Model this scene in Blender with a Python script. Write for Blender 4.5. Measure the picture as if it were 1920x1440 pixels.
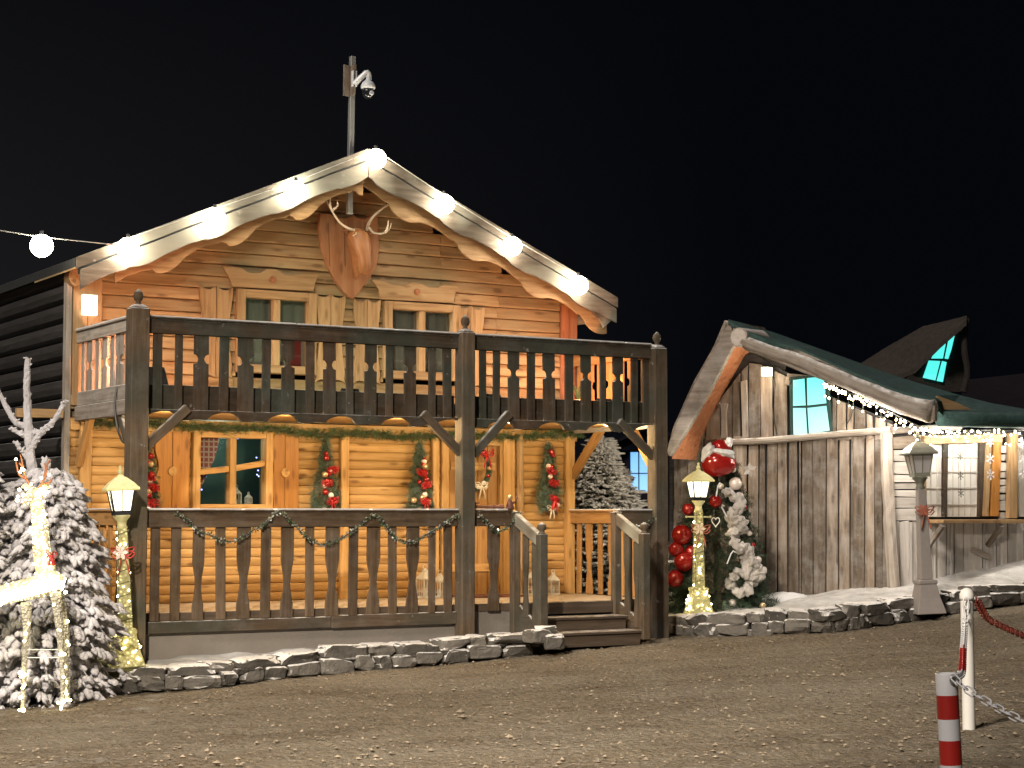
import bpy, bmesh, math, random
from mathutils import Vector, Matrix, noise, Euler
random.seed(7)
R = math.radians
D = bpy.data
scene = bpy.context.scene
for o in list(D.objects): D.objects.remove(o)

# ---------------------------------------------------------------- camera, world, light, exposure
F = 3500.0; PITCH = math.atan(242 / F); EYE = 1.55
cam = D.cameras.new('camera'); camo = D.objects.new('camera', cam); scene.collection.objects.link(camo)
camo.location = (0, 0, EYE); camo.rotation_euler = (math.pi / 2 + PITCH, 0, 0)
cam.sensor_width = 36; cam.lens = 36 * F / 1920; cam.clip_start = .1; cam.clip_end = 600
scene.camera = camo
scene.render.resolution_x = 1024; scene.render.resolution_y = 768
w = D.worlds.new('World'); scene.world = w; w.use_nodes = True
SUN_EL, SUN_AZ = R(40), R(-32)
bg = w.node_tree.nodes['Background']
_n = w.node_tree; _tc = _n.nodes.new('ShaderNodeTexCoord'); _sx = _n.nodes.new('ShaderNodeSeparateXYZ'); _n.links.new(_tc.outputs['Generated'], _sx.inputs[0])
_a = _n.nodes.new('ShaderNodeMapRange'); _a.inputs[1].default_value = .12; _a.inputs[2].default_value = -.32; _n.links.new(_sx.outputs[0], _a.inputs[0])   # faint town glow in the night sky to the left
_b = _n.nodes.new('ShaderNodeMapRange'); _b.inputs[1].default_value = .34; _b.inputs[2].default_value = .06; _n.links.new(_sx.outputs[2], _b.inputs[0])
_m = _n.nodes.new('ShaderNodeMath'); _m.operation = 'MULTIPLY'; _n.links.new(_a.outputs[0], _m.inputs[0]); _n.links.new(_b.outputs[0], _m.inputs[1])
_c = _n.nodes.new('ShaderNodeMix'); _c.data_type = 'RGBA'; _n.links.new(_m.outputs[0], _c.inputs[0]); _c.inputs[6].default_value = (.0011, .0013, .0021, 1); _c.inputs[7].default_value = (.0085, .0082, .0088, 1); _n.links.new(_c.outputs[2], bg.inputs['Color'])
bg.inputs['Strength'].default_value = .8
sun = D.lights.new('yard_light', 'SUN'); sun.energy = 1.2; sun.angle = R(9); sun.color = (1, .90, .80)
suno = D.objects.new('yard_light', sun); scene.collection.objects.link(suno)
sd = Vector((math.sin(SUN_AZ) * math.cos(SUN_EL), -math.cos(SUN_AZ) * math.cos(SUN_EL), math.sin(SUN_EL)))
suno.rotation_euler = sd.to_track_quat('Z', 'Y').to_euler(); suno.location = (6, -8, 12)
yl = D.lights.new('yard_lamp', 'SPOT'); yl.energy = 8200; yl.color = (1, .87, .71); yl.shadow_soft_size = .35; yl.spot_size = R(62); yl.spot_blend = .9
ylo = D.objects.new('yard_lamp', yl); scene.collection.objects.link(ylo); ylo.location = (-3.5, 4.5, 7.5)
ylo.rotation_euler = (Vector(ylo.location) - Vector((-1.6, 15, 0))).to_track_quat('Z', 'Y').to_euler()
scene.view_settings.view_transform = 'Standard'; scene.view_settings.look = 'None'
scene.view_settings.exposure = 0.9; scene.view_settings.gamma = 1
scene.render.engine = 'CYCLES'
scene.cycles.sample_clamp_indirect = 4
scene.cycles.use_light_tree = True

# ---------------------------------------------------------------- measuring helpers
ca, sa = math.cos(PITCH), math.sin(PITCH)
def ray(X, Y):
    a = (X - 960) / F; b = (720 - Y) / F
    return Vector((a, ca - b * sa, sa + b * ca))
CAMP = Vector((0, 0, EYE))
def atd(X, Y, d): r = ray(X, Y); return CAMP + r * (d / r.y)
def atz(X, Y, z): r = ray(X, Y); return CAMP + r * ((z - EYE) / r.z)
def onp(X, Y, o, n): r = ray(X, Y); return CAMP + r * ((o - CAMP).dot(n) / r.dot(n))
TH = R(31)
UX = Vector((math.cos(TH), math.sin(TH), 0)); VX = Vector((-math.sin(TH), math.cos(TH), 0))
HO = atz(250, 1240, 0)
def hp(X, Y, v):
    p = onp(X, Y, HO + VX * v, VX) - HO
    return p.dot(UX), p.z
def gz(x, y): return .05 * max(-12, min(12, x)) - .09 + .06 * max(0, min(7, x - 5))
def gnd(X, Y):
    z = 0
    for _ in range(12): p = atz(X, Y, z); z = gz(p.x, p.y)
    return p

# ---------------------------------------------------------------- mesh builder
class MB:
    def __init__(s): s.v = []; s.f = []; s.g = []; s.r = []
    def add(s, vs, fs, gs=None, rnd=None):
        b = len(s.v); rnd = random.random() if rnd is None else rnd
        off = Vector((random.uniform(0, 90), random.uniform(0, 90), random.uniform(0, 90)))
        s.v += [Vector(v) for v in vs]; s.f += [tuple(i + b for i in f) for f in fs]
        s.g += [Vector(g) + off for g in (gs or vs)]; s.r += [rnd] * len(vs)
        return s
    def box(s, c, d, rot=None, gax=None, taper=1, rnd=None):
        c = Vector(c); hx, hy, hz = d[0] / 2, d[1] / 2, d[2] / 2
        gax = gax if gax is not None else max(range(3), key=lambda i: d[i])
        vs = []; gs = []
        for z in (-1, 1):
            for x, y in ((-1, -1), (1, -1), (1, 1), (-1, 1)):
                t = taper if z > 0 else 1
                p = Vector((x * hx * t, y * hy * t, z * hz))
                gs.append(Vector((p[gax], p[(gax + 1) % 3], p[(gax + 2) % 3])))
                vs.append(c + (rot @ p if rot else p))
        return s.add(vs, [(3, 2, 1, 0), (4, 5, 6, 7), (0, 1, 5, 4), (1, 2, 6, 5), (2, 3, 7, 6), (3, 0, 4, 7)], gs, rnd)
    def b2(s, x0, x1, y0, y1, z0, z1, gax=None, rnd=None):
        return s.box(((x0 + x1) / 2, (y0 + y1) / 2, (z0 + z1) / 2), (x1 - x0, y1 - y0, z1 - z0), None, gax, 1, rnd)
    def beam(s, a, b, w, t, up=(0, 0, 1), rnd=None):
        a = Vector(a); b = Vector(b); L = (b - a); l = L.length; x = L / l
        y = Vector(up).cross(x)
        if y.length < 1e-4: y = Vector((0, 1, 0)).cross(x)
        y.normalize(); z = x.cross(y)
        return s.box((a + b) / 2, (l, t, w), Matrix((x, y, z)).transposed(), 0, 1, rnd)
    def prism(s, pts, o, X, Y, t, gd=0, rnd=None):
        o = Vector(o); X = Vector(X).normalized(); Y = Vector(Y).normalized(); N = X.cross(Y)
        n = len(pts)
        A = sum(pts[i][0] * pts[(i + 1) % n][1] - pts[(i + 1) % n][0] * pts[i][1] for i in range(n))
        if A < 0: pts = pts[::-1]
        vs = []; gs = []
        for k in (0, 1):
            for a, b in pts:
                vs.append(o + X * a + Y * b + N * (t * k))
                gs.append(Vector((a, b, t * k)) if gd == 0 else Vector((b, a, t * k)) if gd == 1 else Vector((t * k, a, b)))
        if t > 0: fs = [tuple(range(n - 1, -1, -1)), tuple(range(n, 2 * n))] + [(i, (i + 1) % n, n + (i + 1) % n, n + i) for i in range(n)]
        else: fs = [tuple(range(n)), tuple(range(2 * n - 1, n - 1, -1))] + [((i + 1) % n, i, n + i, n + (i + 1) % n) for i in range(n)]
        return s.add(vs, fs, gs, rnd)
    def tube(s, pts, r, n=8, cap=True, rnd=None, sq=1, jit=0):
        pts = [Vector(p) for p in pts]; m = len(pts)
        if not hasattr(r, '__len__'): r = [r] * m
        vs = []; gs = []; L = 0; px = None
        for i, p in enumerate(pts):
            t = (pts[min(i + 1, m - 1)] - pts[max(i - 1, 0)]).normalized()
            if px is None:
                ref = Vector((0, 0, 1)) if abs(t.z) < .9 else Vector((1, 0, 0)); px = ref.cross(t).normalized()
            else: px = (px - t * px.dot(t)).normalized()
            py = t.cross(px)
            if i: L += (p - pts[i - 1]).length
            for k in range(n):
                a = 2 * math.pi * k / n; q = r[i] * (1 + (random.uniform(-jit, jit) if jit else 0))
                vs.append(p + px * math.cos(a) * q + py * math.sin(a) * q * sq); gs.append((L, math.cos(a) * r[i], math.sin(a) * r[i]))
        fs = [(i * n + k, i * n + (k + 1) % n, (i + 1) * n + (k + 1) % n, (i + 1) * n + k) for i in range(m - 1) for k in range(n)]
        if cap: fs += [tuple(range(n - 1, -1, -1)), tuple((m - 1) * n + k for k in range(n))]
        return s.add(vs, fs, gs, rnd)
    def lathe(s, prof, o=(0, 0, 0), n=16, rot=0, sx=1, sy=1, rnd=None, cap=True):
        o = Vector(o); vs = []; m = len(prof)
        for r_, z in prof:
            for k in range(n):
                a = 2 * math.pi * (k + rot) / n; vs.append(o + Vector((math.cos(a) * r_ * sx, math.sin(a) * r_ * sy, z)))
        fs = [(i * n + k, i * n + (k + 1) % n, (i + 1) * n + (k + 1) % n, (i + 1) * n + k) for i in range(m - 1) for k in range(n)]
        if cap: fs += [tuple(range(n - 1, -1, -1)), tuple((m - 1) * n + k for k in range(n))]
        gs = [Vector((v.z, v.x, v.y)) for v in vs]
        return s.add(vs, fs, gs, rnd)
    def blob(s, c, rad, rot=None, sub=1, amp=.2, fr=3, rnd=None, quant=0):
        c = Vector(c); V0, F0 = ICO[sub]; sd_ = Vector((random.uniform(0, 50), random.uniform(0, 50), random.uniform(0, 50)))
        if not hasattr(rad, '__len__'): rad = (rad,) * 3
        vs = []
        for v in V0:
            k = 1 + amp * noise.noise(v * fr * .5 + sd_) * 2
            p = Vector((v.x * rad[0], v.y * rad[1], v.z * rad[2])) * k
            vs.append(c + (rot @ p if rot else p))
        return s.add(vs, F0, None, rnd)
    def build(s, name, mat, parent=None, smooth=False, bevel=0, kind=None, seg=1):
        me = D.meshes.new(name); me.from_pydata([tuple(v) for v in s.v], [], s.f)
        a = me.attributes.new('g', 'FLOAT_VECTOR', 'POINT'); a.data.foreach_set('vector', [c for g in s.g for c in g])
        a = me.attributes.new('rnd', 'FLOAT', 'POINT'); a.data.foreach_set('value', s.r)
        me.materials.append(M[mat] if isinstance(mat, str) else mat)
        if smooth: me.polygons.foreach_set('use_smooth', [True] * len(me.polygons))
        me.update()
        o = D.objects.new(name, me); scene.collection.objects.link(o)
        if parent: o.parent = parent
        if bevel:
            b = o.modifiers.new('bevel', 'BEVEL'); b.width = bevel; b.segments = seg; b.limit_method = 'ANGLE'; b.angle_limit = R(35)
        if kind: o['kind'] = kind
        return o
ICO = {}
for k in (1, 2, 3):
    bm = bmesh.new(); bmesh.ops.create_icosphere(bm, subdivisions=k, radius=1); bm.verts.index_update()
    ICO[k] = ([v.co.copy() for v in bm.verts], [tuple(v.index for v in f.verts) for f in bm.faces]); bm.free()
ICO[0] = ([Vector(p) for p in ((1, 0, 0), (0, 1, 0), (-1, 0, 0), (0, -1, 0), (0, 0, 1), (0, 0, -1))],
          [(0, 1, 4), (1, 2, 4), (2, 3, 4), (3, 0, 4), (1, 0, 5), (2, 1, 5), (3, 2, 5), (0, 3, 5)])
def tag(o, label=None, cat=None, group=None, kind=None):
    if label: o['label'] = label
    if cat: o['category'] = cat
    if group: o['group'] = group
    if kind: o['kind'] = kind
    return o
def empty(name, loc=(0, 0, 0), rz=0, label=None, cat=None, group=None):
    o = D.objects.new(name, None); scene.collection.objects.link(o); o.location = loc; o.rotation_euler = (0, 0, rz)
    o.empty_display_size = .1
    return tag(o, label, cat, group)
def local(root, p):
    c, s_ = math.cos(-root.rotation_euler[2]), math.sin(-root.rotation_euler[2]); q = Vector(p) - Vector(root.location)
    return Vector((q.x * c - q.y * s_, q.x * s_ + q.y * c, q.z))
def lamp(name, kind, loc, energy, color, parent=None, size=.1, rot=None, spot=None):
    l = D.lights.new(name, kind); l.energy = energy; l.color = color
    if kind == 'AREA': l.size = size
    else: l.shadow_soft_size = size
    if spot: l.spot_size = spot; l.spot_blend = .6
    o = D.objects.new(name, l); scene.collection.objects.link(o); o.location = loc
    if rot: o.rotation_euler = rot
    if parent: o.parent = parent
    return o
def smooth_path(pts, n=6):
    pts = [Vector(p) for p in pts]; out = []
    for i in range(len(pts) - 1):
        p0 = pts[max(i - 1, 0)]; p1 = pts[i]; p2 = pts[i + 1]; p3 = pts[min(i + 2, len(pts) - 1)]
        for k in range(n):
            t = k / n
            out.append(.5 * ((2 * p1) + (p2 - p0) * t + (2 * p0 - 5 * p1 + 4 * p2 - p3) * t * t + (3 * p1 - p0 - 3 * p2 + p3) * t ** 3))
    out.append(pts[-1]); return out

# ---------------------------------------------------------------- materials
M = {}
def newmat(name):
    m = D.materials.new(name); m.use_nodes = True; nt = m.node_tree
    for n in list(nt.nodes):
        if n.type != 'OUTPUT_MATERIAL': nt.nodes.remove(n)
    b = nt.nodes.new('ShaderNodeBsdfPrincipled'); nt.links.new(b.outputs[0], [n for n in nt.nodes if n.type == 'OUTPUT_MATERIAL'][0].inputs[0])
    M[name] = m; return m, nt, b
def N_(nt, t, **kw):
    n = nt.nodes.new('ShaderNode' + t)
    for k, v in kw.items():
        if k.startswith('i_'):
            kk = k[2:]; n.inputs[int(kk) if kk.isdigit() else kk.replace('_', ' ')].default_value = v
        else: setattr(n, k, v)
    return n
def ramp(nt, fac, stops):
    r = nt.nodes.new('ShaderNodeValToRGB'); e = r.color_ramp.elements
    while len(e) < len(stops): e.new(.5)
    for el, (p, c) in zip(e, stops): el.position = p; el.color = c if len(c) == 4 else (*c, 1)
    nt.links.new(fac, r.inputs[0]); return r.outputs[0]
def mixc(nt, fac, a, b, mode='MIX'):
    m = nt.nodes.new('ShaderNodeMix'); m.data_type = 'RGBA'; m.blend_type = mode
    for s_, v in ((0, fac), (6, a), (7, b)):
        if hasattr(v, 'is_output'): nt.links.new(v, m.inputs[s_])
        else: m.inputs[s_].default_value = v if not isinstance(v, tuple) or len(v) == 4 else (*v, 1)
    return m.outputs[2]
def mth(nt, op, a, b=0, c=0):
    m = nt.nodes.new('ShaderNodeMath'); m.operation = op
    for i, v in enumerate((a, b, c)):
        if hasattr(v, 'is_output'): nt.links.new(v, m.inputs[i])
        else: m.inputs[i].default_value = v
    return m.outputs[0]
def vec_scaled(nt, src, sc):
    mp = nt.nodes.new('ShaderNodeMapping'); mp.inputs['Scale'].default_value = sc; nt.links.new(src, mp.inputs[0]); return mp.outputs[0]
def noise_(nt, vec, scale=1, detail=4, rough=.55):
    n = nt.nodes.new('ShaderNodeTexNoise'); n.inputs['Scale'].default_value = scale; n.inputs['Detail'].default_value = detail
    n.inputs['Roughness'].default_value = rough; nt.links.new(vec, n.inputs['Vector']); return n.outputs[0]
def frost(nt, col, amount, color=(.62, .62, .62), thr=.45, scale=9):
    geo = nt.nodes.new('ShaderNodeNewGeometry'); sx = nt.nodes.new('ShaderNodeSeparateXYZ'); nt.links.new(geo.outputs['Normal'], sx.inputs[0])
    up = mth(nt, 'MULTIPLY', mth(nt, 'SUBTRACT', sx.outputs[2], thr), 3.0)
    nn = noise_(nt, geo.outputs['Position'], scale, 5, .65)
    f = mth(nt, 'MULTIPLY', up, mth(nt, 'MULTIPLY_ADD', nn, 3.2, -1.1)); f = mth(nt, 'MULTIPLY', f, amount)
    c = nt.nodes.new('ShaderNodeClamp'); nt.links.new(f, c.inputs[0])
    return mixc(nt, c.outputs[0], col, color)
def wood(name, c0, c1, c2, knots=.5, rough=.7, fr=0, vary=.35, bump=.3, tint=None, streak=22, ts=.8, dust=0, frc=(.62, .62, .62), knot_col=None, spec=.3):
    m, nt, b = newmat(name); L = nt.links
    at = N_(nt, 'Attribute', attribute_name='g'); rn = N_(nt, 'Attribute', attribute_name='rnd'); g = at.outputs['Vector']
    n1 = noise_(nt, vec_scaled(nt, g, (1.6, streak, streak)), 1.0, 6, .6)
    n2 = noise_(nt, vec_scaled(nt, g, (7, 90, 90)), 1.0, 3, .5)
    big = noise_(nt, vec_scaled(nt, g, (1.1, 3, 3)), 1.0, 3)
    col = ramp(nt, n1, [(.28, c0), (.5, c1), (.72, c2)])
    col = mixc(nt, mth(nt, 'MULTIPLY', n2, .35), col, c0)
    col = mixc(nt, mth(nt, 'MULTIPLY', big, .45), col, tuple(.62 * x for x in c1))
    if knots:
        vo = nt.nodes.new('ShaderNodeTexVoronoi'); vo.feature = 'F1'; vo.inputs['Scale'].default_value = 1
        L.new(vec_scaled(nt, g, (2.6, 8.5, 8.5)), vo.inputs['Vector'])
        k = N_(nt, 'MapRange'); k.inputs[1].default_value = .12; k.inputs[2].default_value = .27; k.inputs[3].default_value = knots; k.inputs[4].default_value = 0
        L.new(vo.outputs['Distance'], k.inputs[0]); col = mixc(nt, k.outputs[0], col, knot_col or tuple(.25 * x for x in c0))
    vv = mth(nt, 'MULTIPLY_ADD', rn.outputs['Fac'], vary, 1 - vary / 2)
    hs = N_(nt, 'HueSaturation'); L.new(col, hs.inputs['Color']); L.new(vv, hs.inputs['Value']); col = hs.outputs[0]
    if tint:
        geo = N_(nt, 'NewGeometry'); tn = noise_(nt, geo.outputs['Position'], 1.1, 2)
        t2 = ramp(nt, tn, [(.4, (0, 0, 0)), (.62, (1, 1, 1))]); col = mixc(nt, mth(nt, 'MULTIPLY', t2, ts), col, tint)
    if dust:
        geo = N_(nt, 'NewGeometry'); dn = noise_(nt, geo.outputs['Position'], 4, 6, .7)
        d2 = ramp(nt, dn, [(.45, (0, 0, 0)), (.7, (1, 1, 1))]); col = mixc(nt, mth(nt, 'MULTIPLY', d2, dust), col, (.45, .44, .43))
    if fr: col = frost(nt, col, fr, frc)
    L.new(col, b.inputs['Base Color']); b.inputs['Roughness'].default_value = rough; b.inputs['Specular IOR Level'].default_value = spec
    bp = N_(nt, 'Bump'); bp.inputs['Strength'].default_value = bump; bp.inputs['Distance'].default_value = .012
    L.new(mth(nt, 'ADD', mth(nt, 'MULTIPLY', n1, 1.0), mth(nt, 'MULTIPLY', n2, .4)), bp.inputs['Height']); L.new(bp.outputs[0], b.inputs['Normal'])
    return m
wood('honey_log', (.25, .125, .035), (.52, .305, .11), (.64, .42, .19), .85, .55, vary=.3, bump=.25, knot_col=(.09, .035, .01), tint=(.40, .215, .07), ts=.5)
wood('honey_board', (.26, .13, .035), (.54, .31, .11), (.62, .40, .18), .6, .55, vary=.3, knot_col=(.13, .05, .015))
wood('orange_board', (.30, .12, .025), (.43, .19, .045), (.50, .26, .07), .6, .5, vary=.25, knot_col=(.10, .03, .01))
wood('gable_plank', (.20, .11, .048), (.46, .30, .15), (.57, .42, .24), .65, .6, vary=.45, knot_col=(.09, .035, .015), tint=(.30, .245, .135), ts=.6)  # weather stain patches; their greenish hue stands in for coloured light
wood('trim_pine', (.22, .12, .05), (.43, .28, .14), (.52, .37, .20), .55, .6, vary=.25, knot_col=(.13, .06, .02))
wood('red_pine', (.26, .09, .04), (.38, .15, .07), (.46, .24, .12), .45, .55, vary=.3)
wood('barge_wood', (.055, .043, .032), (.12, .10, .078), (.215, .185, .15), .5, .8, fr=.5, vary=.25, tint=(.30, .31, .26), knot_col=(.14, .11, .08), streak=14)
wood('dark_wood', (.032, .020, .012), (.068, .046, .030), (.11, .078, .052), .35, .85, fr=1.0, vary=.5, tint=(.036, .044, .036), dust=.06, spec=.12)  # greenish tint stands in for coloured light on the balcony front
wood('rail_wood', (.055, .034, .019), (.115, .078, .048), (.175, .125, .082), .4, .85, fr=1.0, vary=.5, dust=.08, spec=.12)
wood('post_wood', (.055, .036, .022), (.105, .074, .048), (.165, .122, .082), .4, .85, fr=.9, vary=.35, tint=(.055, .055, .043), dust=.07, spec=.12)
wood('old_plank', (.085, .062, .045), (.22, .176, .136), (.40, .342, .285), .45, .85, fr=.4, vary=.85, dust=.3, streak=11, spec=.1)
wood('old_beam', (.17, .14, .11), (.33, .285, .24), (.47, .42, .37), .3, .85, fr=1.0, vary=.4, dust=.3, frc=(.7, .69, .68))
wood('pale_siding', (.40, .36, .32), (.60, .56, .52), (.70, .67, .64), .2, .8, vary=.4, dust=.3)
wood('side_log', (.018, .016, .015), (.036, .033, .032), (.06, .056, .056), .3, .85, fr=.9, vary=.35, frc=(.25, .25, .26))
wood('deck_board', (.26, .17, .09), (.38, .27, .16), (.46, .35, .24), .3, .6, fr=.5, vary=.3, frc=(.5, .44, .36))
wood('step_wood', (.05, .035, .025), (.09, .065, .045), (.14, .105, .08), .2, .8, fr=.7, vary=.3, frc=(.4, .37, .34))
wood('amber_wood', (.26, .13, .04), (.38, .2, .07), (.46, .27, .11), .4, .6, vary=.3)
wood('plaque_wood', (.28, .12, .055), (.40, .19, .09), (.48, .26, .14), .5, .55, vary=.3, streak=14)
wood('carved_wood', (.20, .08, .03), (.36, .155, .06), (.46, .24, .11), .1, .4, vary=.2, streak=18, bump=.6)

def plain(name, col, rough=.6, metal=0, var=.15, sc=12, bump=0, fr=0, frc=(.7, .7, .7), emis=None, est=0, spec=.5, trans=0, bsc=40, var2=None, fthr=.45):
    m, nt, b = newmat(name); L = nt.links
    tc = N_(nt, 'TexCoord'); n = noise_(nt, tc.outputs['Object'], sc, 5, .6)
    rn = N_(nt, 'Attribute', attribute_name='rnd')
    c = mixc(nt, n, tuple(x * (1 - var) for x in col), var2 or tuple(min(1, x * (1 + var)) for x in col))
    hs = N_(nt, 'HueSaturation'); L.new(c, hs.inputs['Color']); L.new(mth(nt, 'MULTIPLY_ADD', rn.outputs['Fac'], var * 1.5, 1 - var * .75), hs.inputs['Value']); c = hs.outputs[0]
    if fr: c = frost(nt, c, fr, frc, fthr)
    L.new(c, b.inputs['Base Color']); b.inputs['Roughness'].default_value = rough; b.inputs['Metallic'].default_value = metal
    b.inputs['Specular IOR Level'].default_value = spec; b.inputs['Transmission Weight'].default_value = trans
    if emis: b.inputs['Emission Color'].default_value = (*emis, 1); b.inputs['Emission Strength'].default_value = est
    if bump:
        bp = N_(nt, 'Bump'); bp.inputs['Strength'].default_value = bump; bp.inputs['Distance'].default_value = .02
        L.new(noise_(nt, tc.outputs['Object'], bsc, 5, .65), bp.inputs['Height']); L.new(bp.outputs[0], b.inputs['Normal'])
    return m
plain('plaster_grey', (.18, .16, .14), .9, var=.2, sc=3, bump=.35, bsc=22)
plain('roof_felt', (.028, .03, .03), .85, var=.4, sc=6, bump=.4, fr=.15)
plain('teal_roof', (.06, .115, .108), .85, spec=.1, var=.6, sc=5, bump=1.0, bsc=14, fr=.35, frc=(.13, .17, .17))
plain('dormer_wood', (.045, .038, .034), .95, spec=.05, var=.5, bump=.8)
plain('night_roof', (.012, .010, .013), .95, spec=.05, var=.35, sc=5, bump=.4)
plain('stone', (.115, .106, .094), .95, var=.6, sc=7, bump=1.0, bsc=24, fr=2.6, frc=(.70, .68, .66), fthr=.38, spec=.1)
plain('snow', (.60, .60, .61), .8, var=.12, sc=9, bump=.5, bsc=30)
plain('snow_bank', (.20, .18, .16), .95, var=.35, sc=4.5, bump=1.0, bsc=14, var2=(.80, .79, .77))
plain('snowy_earth', (.28, .265, .25), .95, var=.4, sc=3.5, bump=.8, bsc=18, var2=(.58, .57, .56))
plain('white_paint', (.64, .63, .60), .5, var=.05)
plain('white_plastic', (.62, .62, .64), .4, var=.04, spec=.5)
plain('red_plastic', (.34, .014, .010), .45, var=.12)
plain('red_chain', (.17, .022, .012), .5, var=.25)
plain('dark_iron', (.025, .025, .027), .45, .6, var=.3)
plain('black_plastic', (.02, .02, .022), .4, var=.2)
plain('galvanised', (.36, .37, .36), .5, .5, var=.2, sc=20)
plain('camera_white', (.72, .76, .80), .35, var=.03)
plain('dark_glass', (.01, .013, .018), .06, var=.1, spec=.8)
plain('antler', (.62, .53, .40), .55, var=.15)
plain('flock', (.50, .49, .52), .9, var=.2, sc=8, bump=.8, bsc=40, fr=.7, frc=(.66, .65, .68))
plain('flock_warm', (.50, .48, .44), .9, var=.3, sc=8, bump=.8, bsc=40, fr=.6, frc=(.7, .68, .64))
plain('needle_grey', (.38, .38, .38), .8, var=.4)
plain('needle_dark', (.022, .045, .022), .7, var=.5)
plain('needle_green', (.045, .085, .03), .65, var=.55, sc=20)
plain('needle_frost', (.06, .10, .065), .7, var=.4, sc=20, fr=.3, frc=(.4, .42, .4))
plain('bark', (.10, .075, .055), .9, var=.3, bump=.5)
plain('bauble_red', (.30, .012, .010), .18, .25, var=.2, spec=.7)
plain('bauble_gold', (.62, .45, .26), .22, .6, var=.2)
plain('bauble_white', (.70, .62, .56), .2, .1, var=.1)
plain('ribbon_red', (.42, .02, .02), .45, var=.25)
plain('ribbon_cream', (.60, .50, .36), .5, var=.2)
plain('gauze', (.46, .43, .40), .9, var=.3, bump=1.0, bsc=55, spec=.1)
plain('glowing_lamp_paint', (.42, .39, .20), .45, var=.45, sc=26, fr=.5, frc=(.75, .74, .6), emis=(1, .84, .32), est=.10, bump=.4)  # faint glow put into the paint of the lantern cap and collar
plain('lamp_grey', (.16, .165, .13), .6, var=.2, sc=14, fr=.8, frc=(.35, .34, .30))
plain('lamp_pink_grey', (.25, .225, .21), .7, var=.15, sc=14)
plain('frost_glass', (.40, .38, .38), .3, var=.1)
plain('wire_white', (.7, .7, .66), .5, var=.1)
plain('wire_dark', (.03, .035, .03), .6, var=.1)
plain('curtain_upper', (.30, .29, .25), .9, var=.25, sc=1.6, spec=.2)
plain('curtain_red', (.22, .02, .02), .8, var=.2)
plain('room_dark', (.06, .12, .11), .9, var=.5, sc=2.2)
plain('tin_silver', (.6, .6, .56), .25, .8, var=.1)
plain('tinsel', (.35, .36, .33), .35, .5, var=.5, sc=30)
plain('dark_bloom', (.12, .045, .03), .7, var=.3)
plain('rust_ribbon', (.30, .09, .05), .6, var=.3)
plain('gravel_stone', (.23, .19, .14), .95, var=.35, sc=3, spec=.1)

def glow(name, col, st, rough=.5):
    m, nt, b = newmat(name); b.inputs['Base Color'].default_value = (*[min(.8, c) for c in col], 1); b.inputs['Roughness'].default_value = rough
    b.inputs['Emission Color'].default_value = (*col, 1); b.inputs['Emission Strength'].default_value = st; return m
glow('bulb_glow', (1, .88, .68), 27)
glow('lantern_glow', (1, .92, .66), 1.7)
glow('led_warm', (1, .83, .42), 14)
glow('led_icicle', (1, .80, .50), 16)
glow('led_blue', (.25, .3, 1), 6)
glow('porch_lamp_glow', (1, .66, .28), 5)
glow('flood_glow', (1, .86, .62), 4)
glow('wall_lamp_glow', (1, .95, .82), 2.0)
def wired(name, vs=34, hi=6.0, lo=.22, ec=(1, .84, .46), b0=(.55, .5, .35), b1=(.25, .2, .12)):
    # wire mesh figure packed with tiny lamps: each lamp is a bright spot, the mesh between them is dimmer
    m, nt, b = newmat(name); L = nt.links; tc = N_(nt, 'TexCoord'); vo = N_(nt, 'TexVoronoi'); vo.inputs['Scale'].default_value = vs; L.new(tc.outputs['Object'], vo.inputs['Vector'])
    n = noise_(nt, tc.outputs['Object'], 9, 4, .6)
    k = ramp(nt, vo.outputs['Distance'], [(.10, (1, 1, 1)), (.42, (0, 0, 0))]); e = mth(nt, 'MULTIPLY_ADD', k, hi, lo); e = mth(nt, 'MULTIPLY', e, ramp(nt, n, [(.35, (.15, .15, .15)), (.62, (1, 1, 1))]))
    L.new(mixc(nt, n, b0, b1), b.inputs['Base Color']); b.inputs['Emission Color'].default_value = (*ec, 1); L.new(e, b.inputs['Emission Strength'])
    bp = N_(nt, 'Bump'); bp.inputs['Strength'].default_value = 1; bp.inputs['Distance'].default_value = .02; L.new(vo.outputs['Distance'], bp.inputs['Height']); L.new(bp.outputs[0], b.inputs['Normal'])
wired('deer_body')
wired('leg_mesh', 40, .5, .03, (1, .86, .5), (.45, .43, .36), (.2, .18, .14))
wired('lamp_shaft', 24, .75, .10, (1, .84, .30), (.40, .37, .18), (.16, .15, .06))
glow('deer_tube', (1, .90, .62), 3.0)
def window_glow(name, c_top, c_bot, st, z0, z1):
    # lit drapery with slow folds; colour runs with the height of the pane
    m, nt, b = newmat(name); L = nt.links; tc = N_(nt, 'TexCoord'); sx = N_(nt, 'SeparateXYZ'); L.new(tc.outputs['Object'], sx.inputs[0])
    k = N_(nt, 'MapRange'); k.inputs[1].default_value = z0; k.inputs[2].default_value = z1; L.new(sx.outputs[2], k.inputs[0])
    c = mixc(nt, k.outputs[0], c_bot, c_top); n = noise_(nt, tc.outputs['Object'], 2.2, 2)
    L.new(mixc(nt, mth(nt, 'MULTIPLY', n, .3), c, tuple(.55 * x for x in c_top)), b.inputs['Emission Color']); b.inputs['Emission Strength'].default_value = st
    b.inputs['Base Color'].default_value = (.1, .2, .2, 1); b.inputs['Roughness'].default_value = .3
window_glow('cyan_window', (.08, .72, .65), (.50, 1, .94), .80, 0, 1)
window_glow('blue_window', (.16, .42, .85), (.30, .62, 1), .75, 0, 1)

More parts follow.
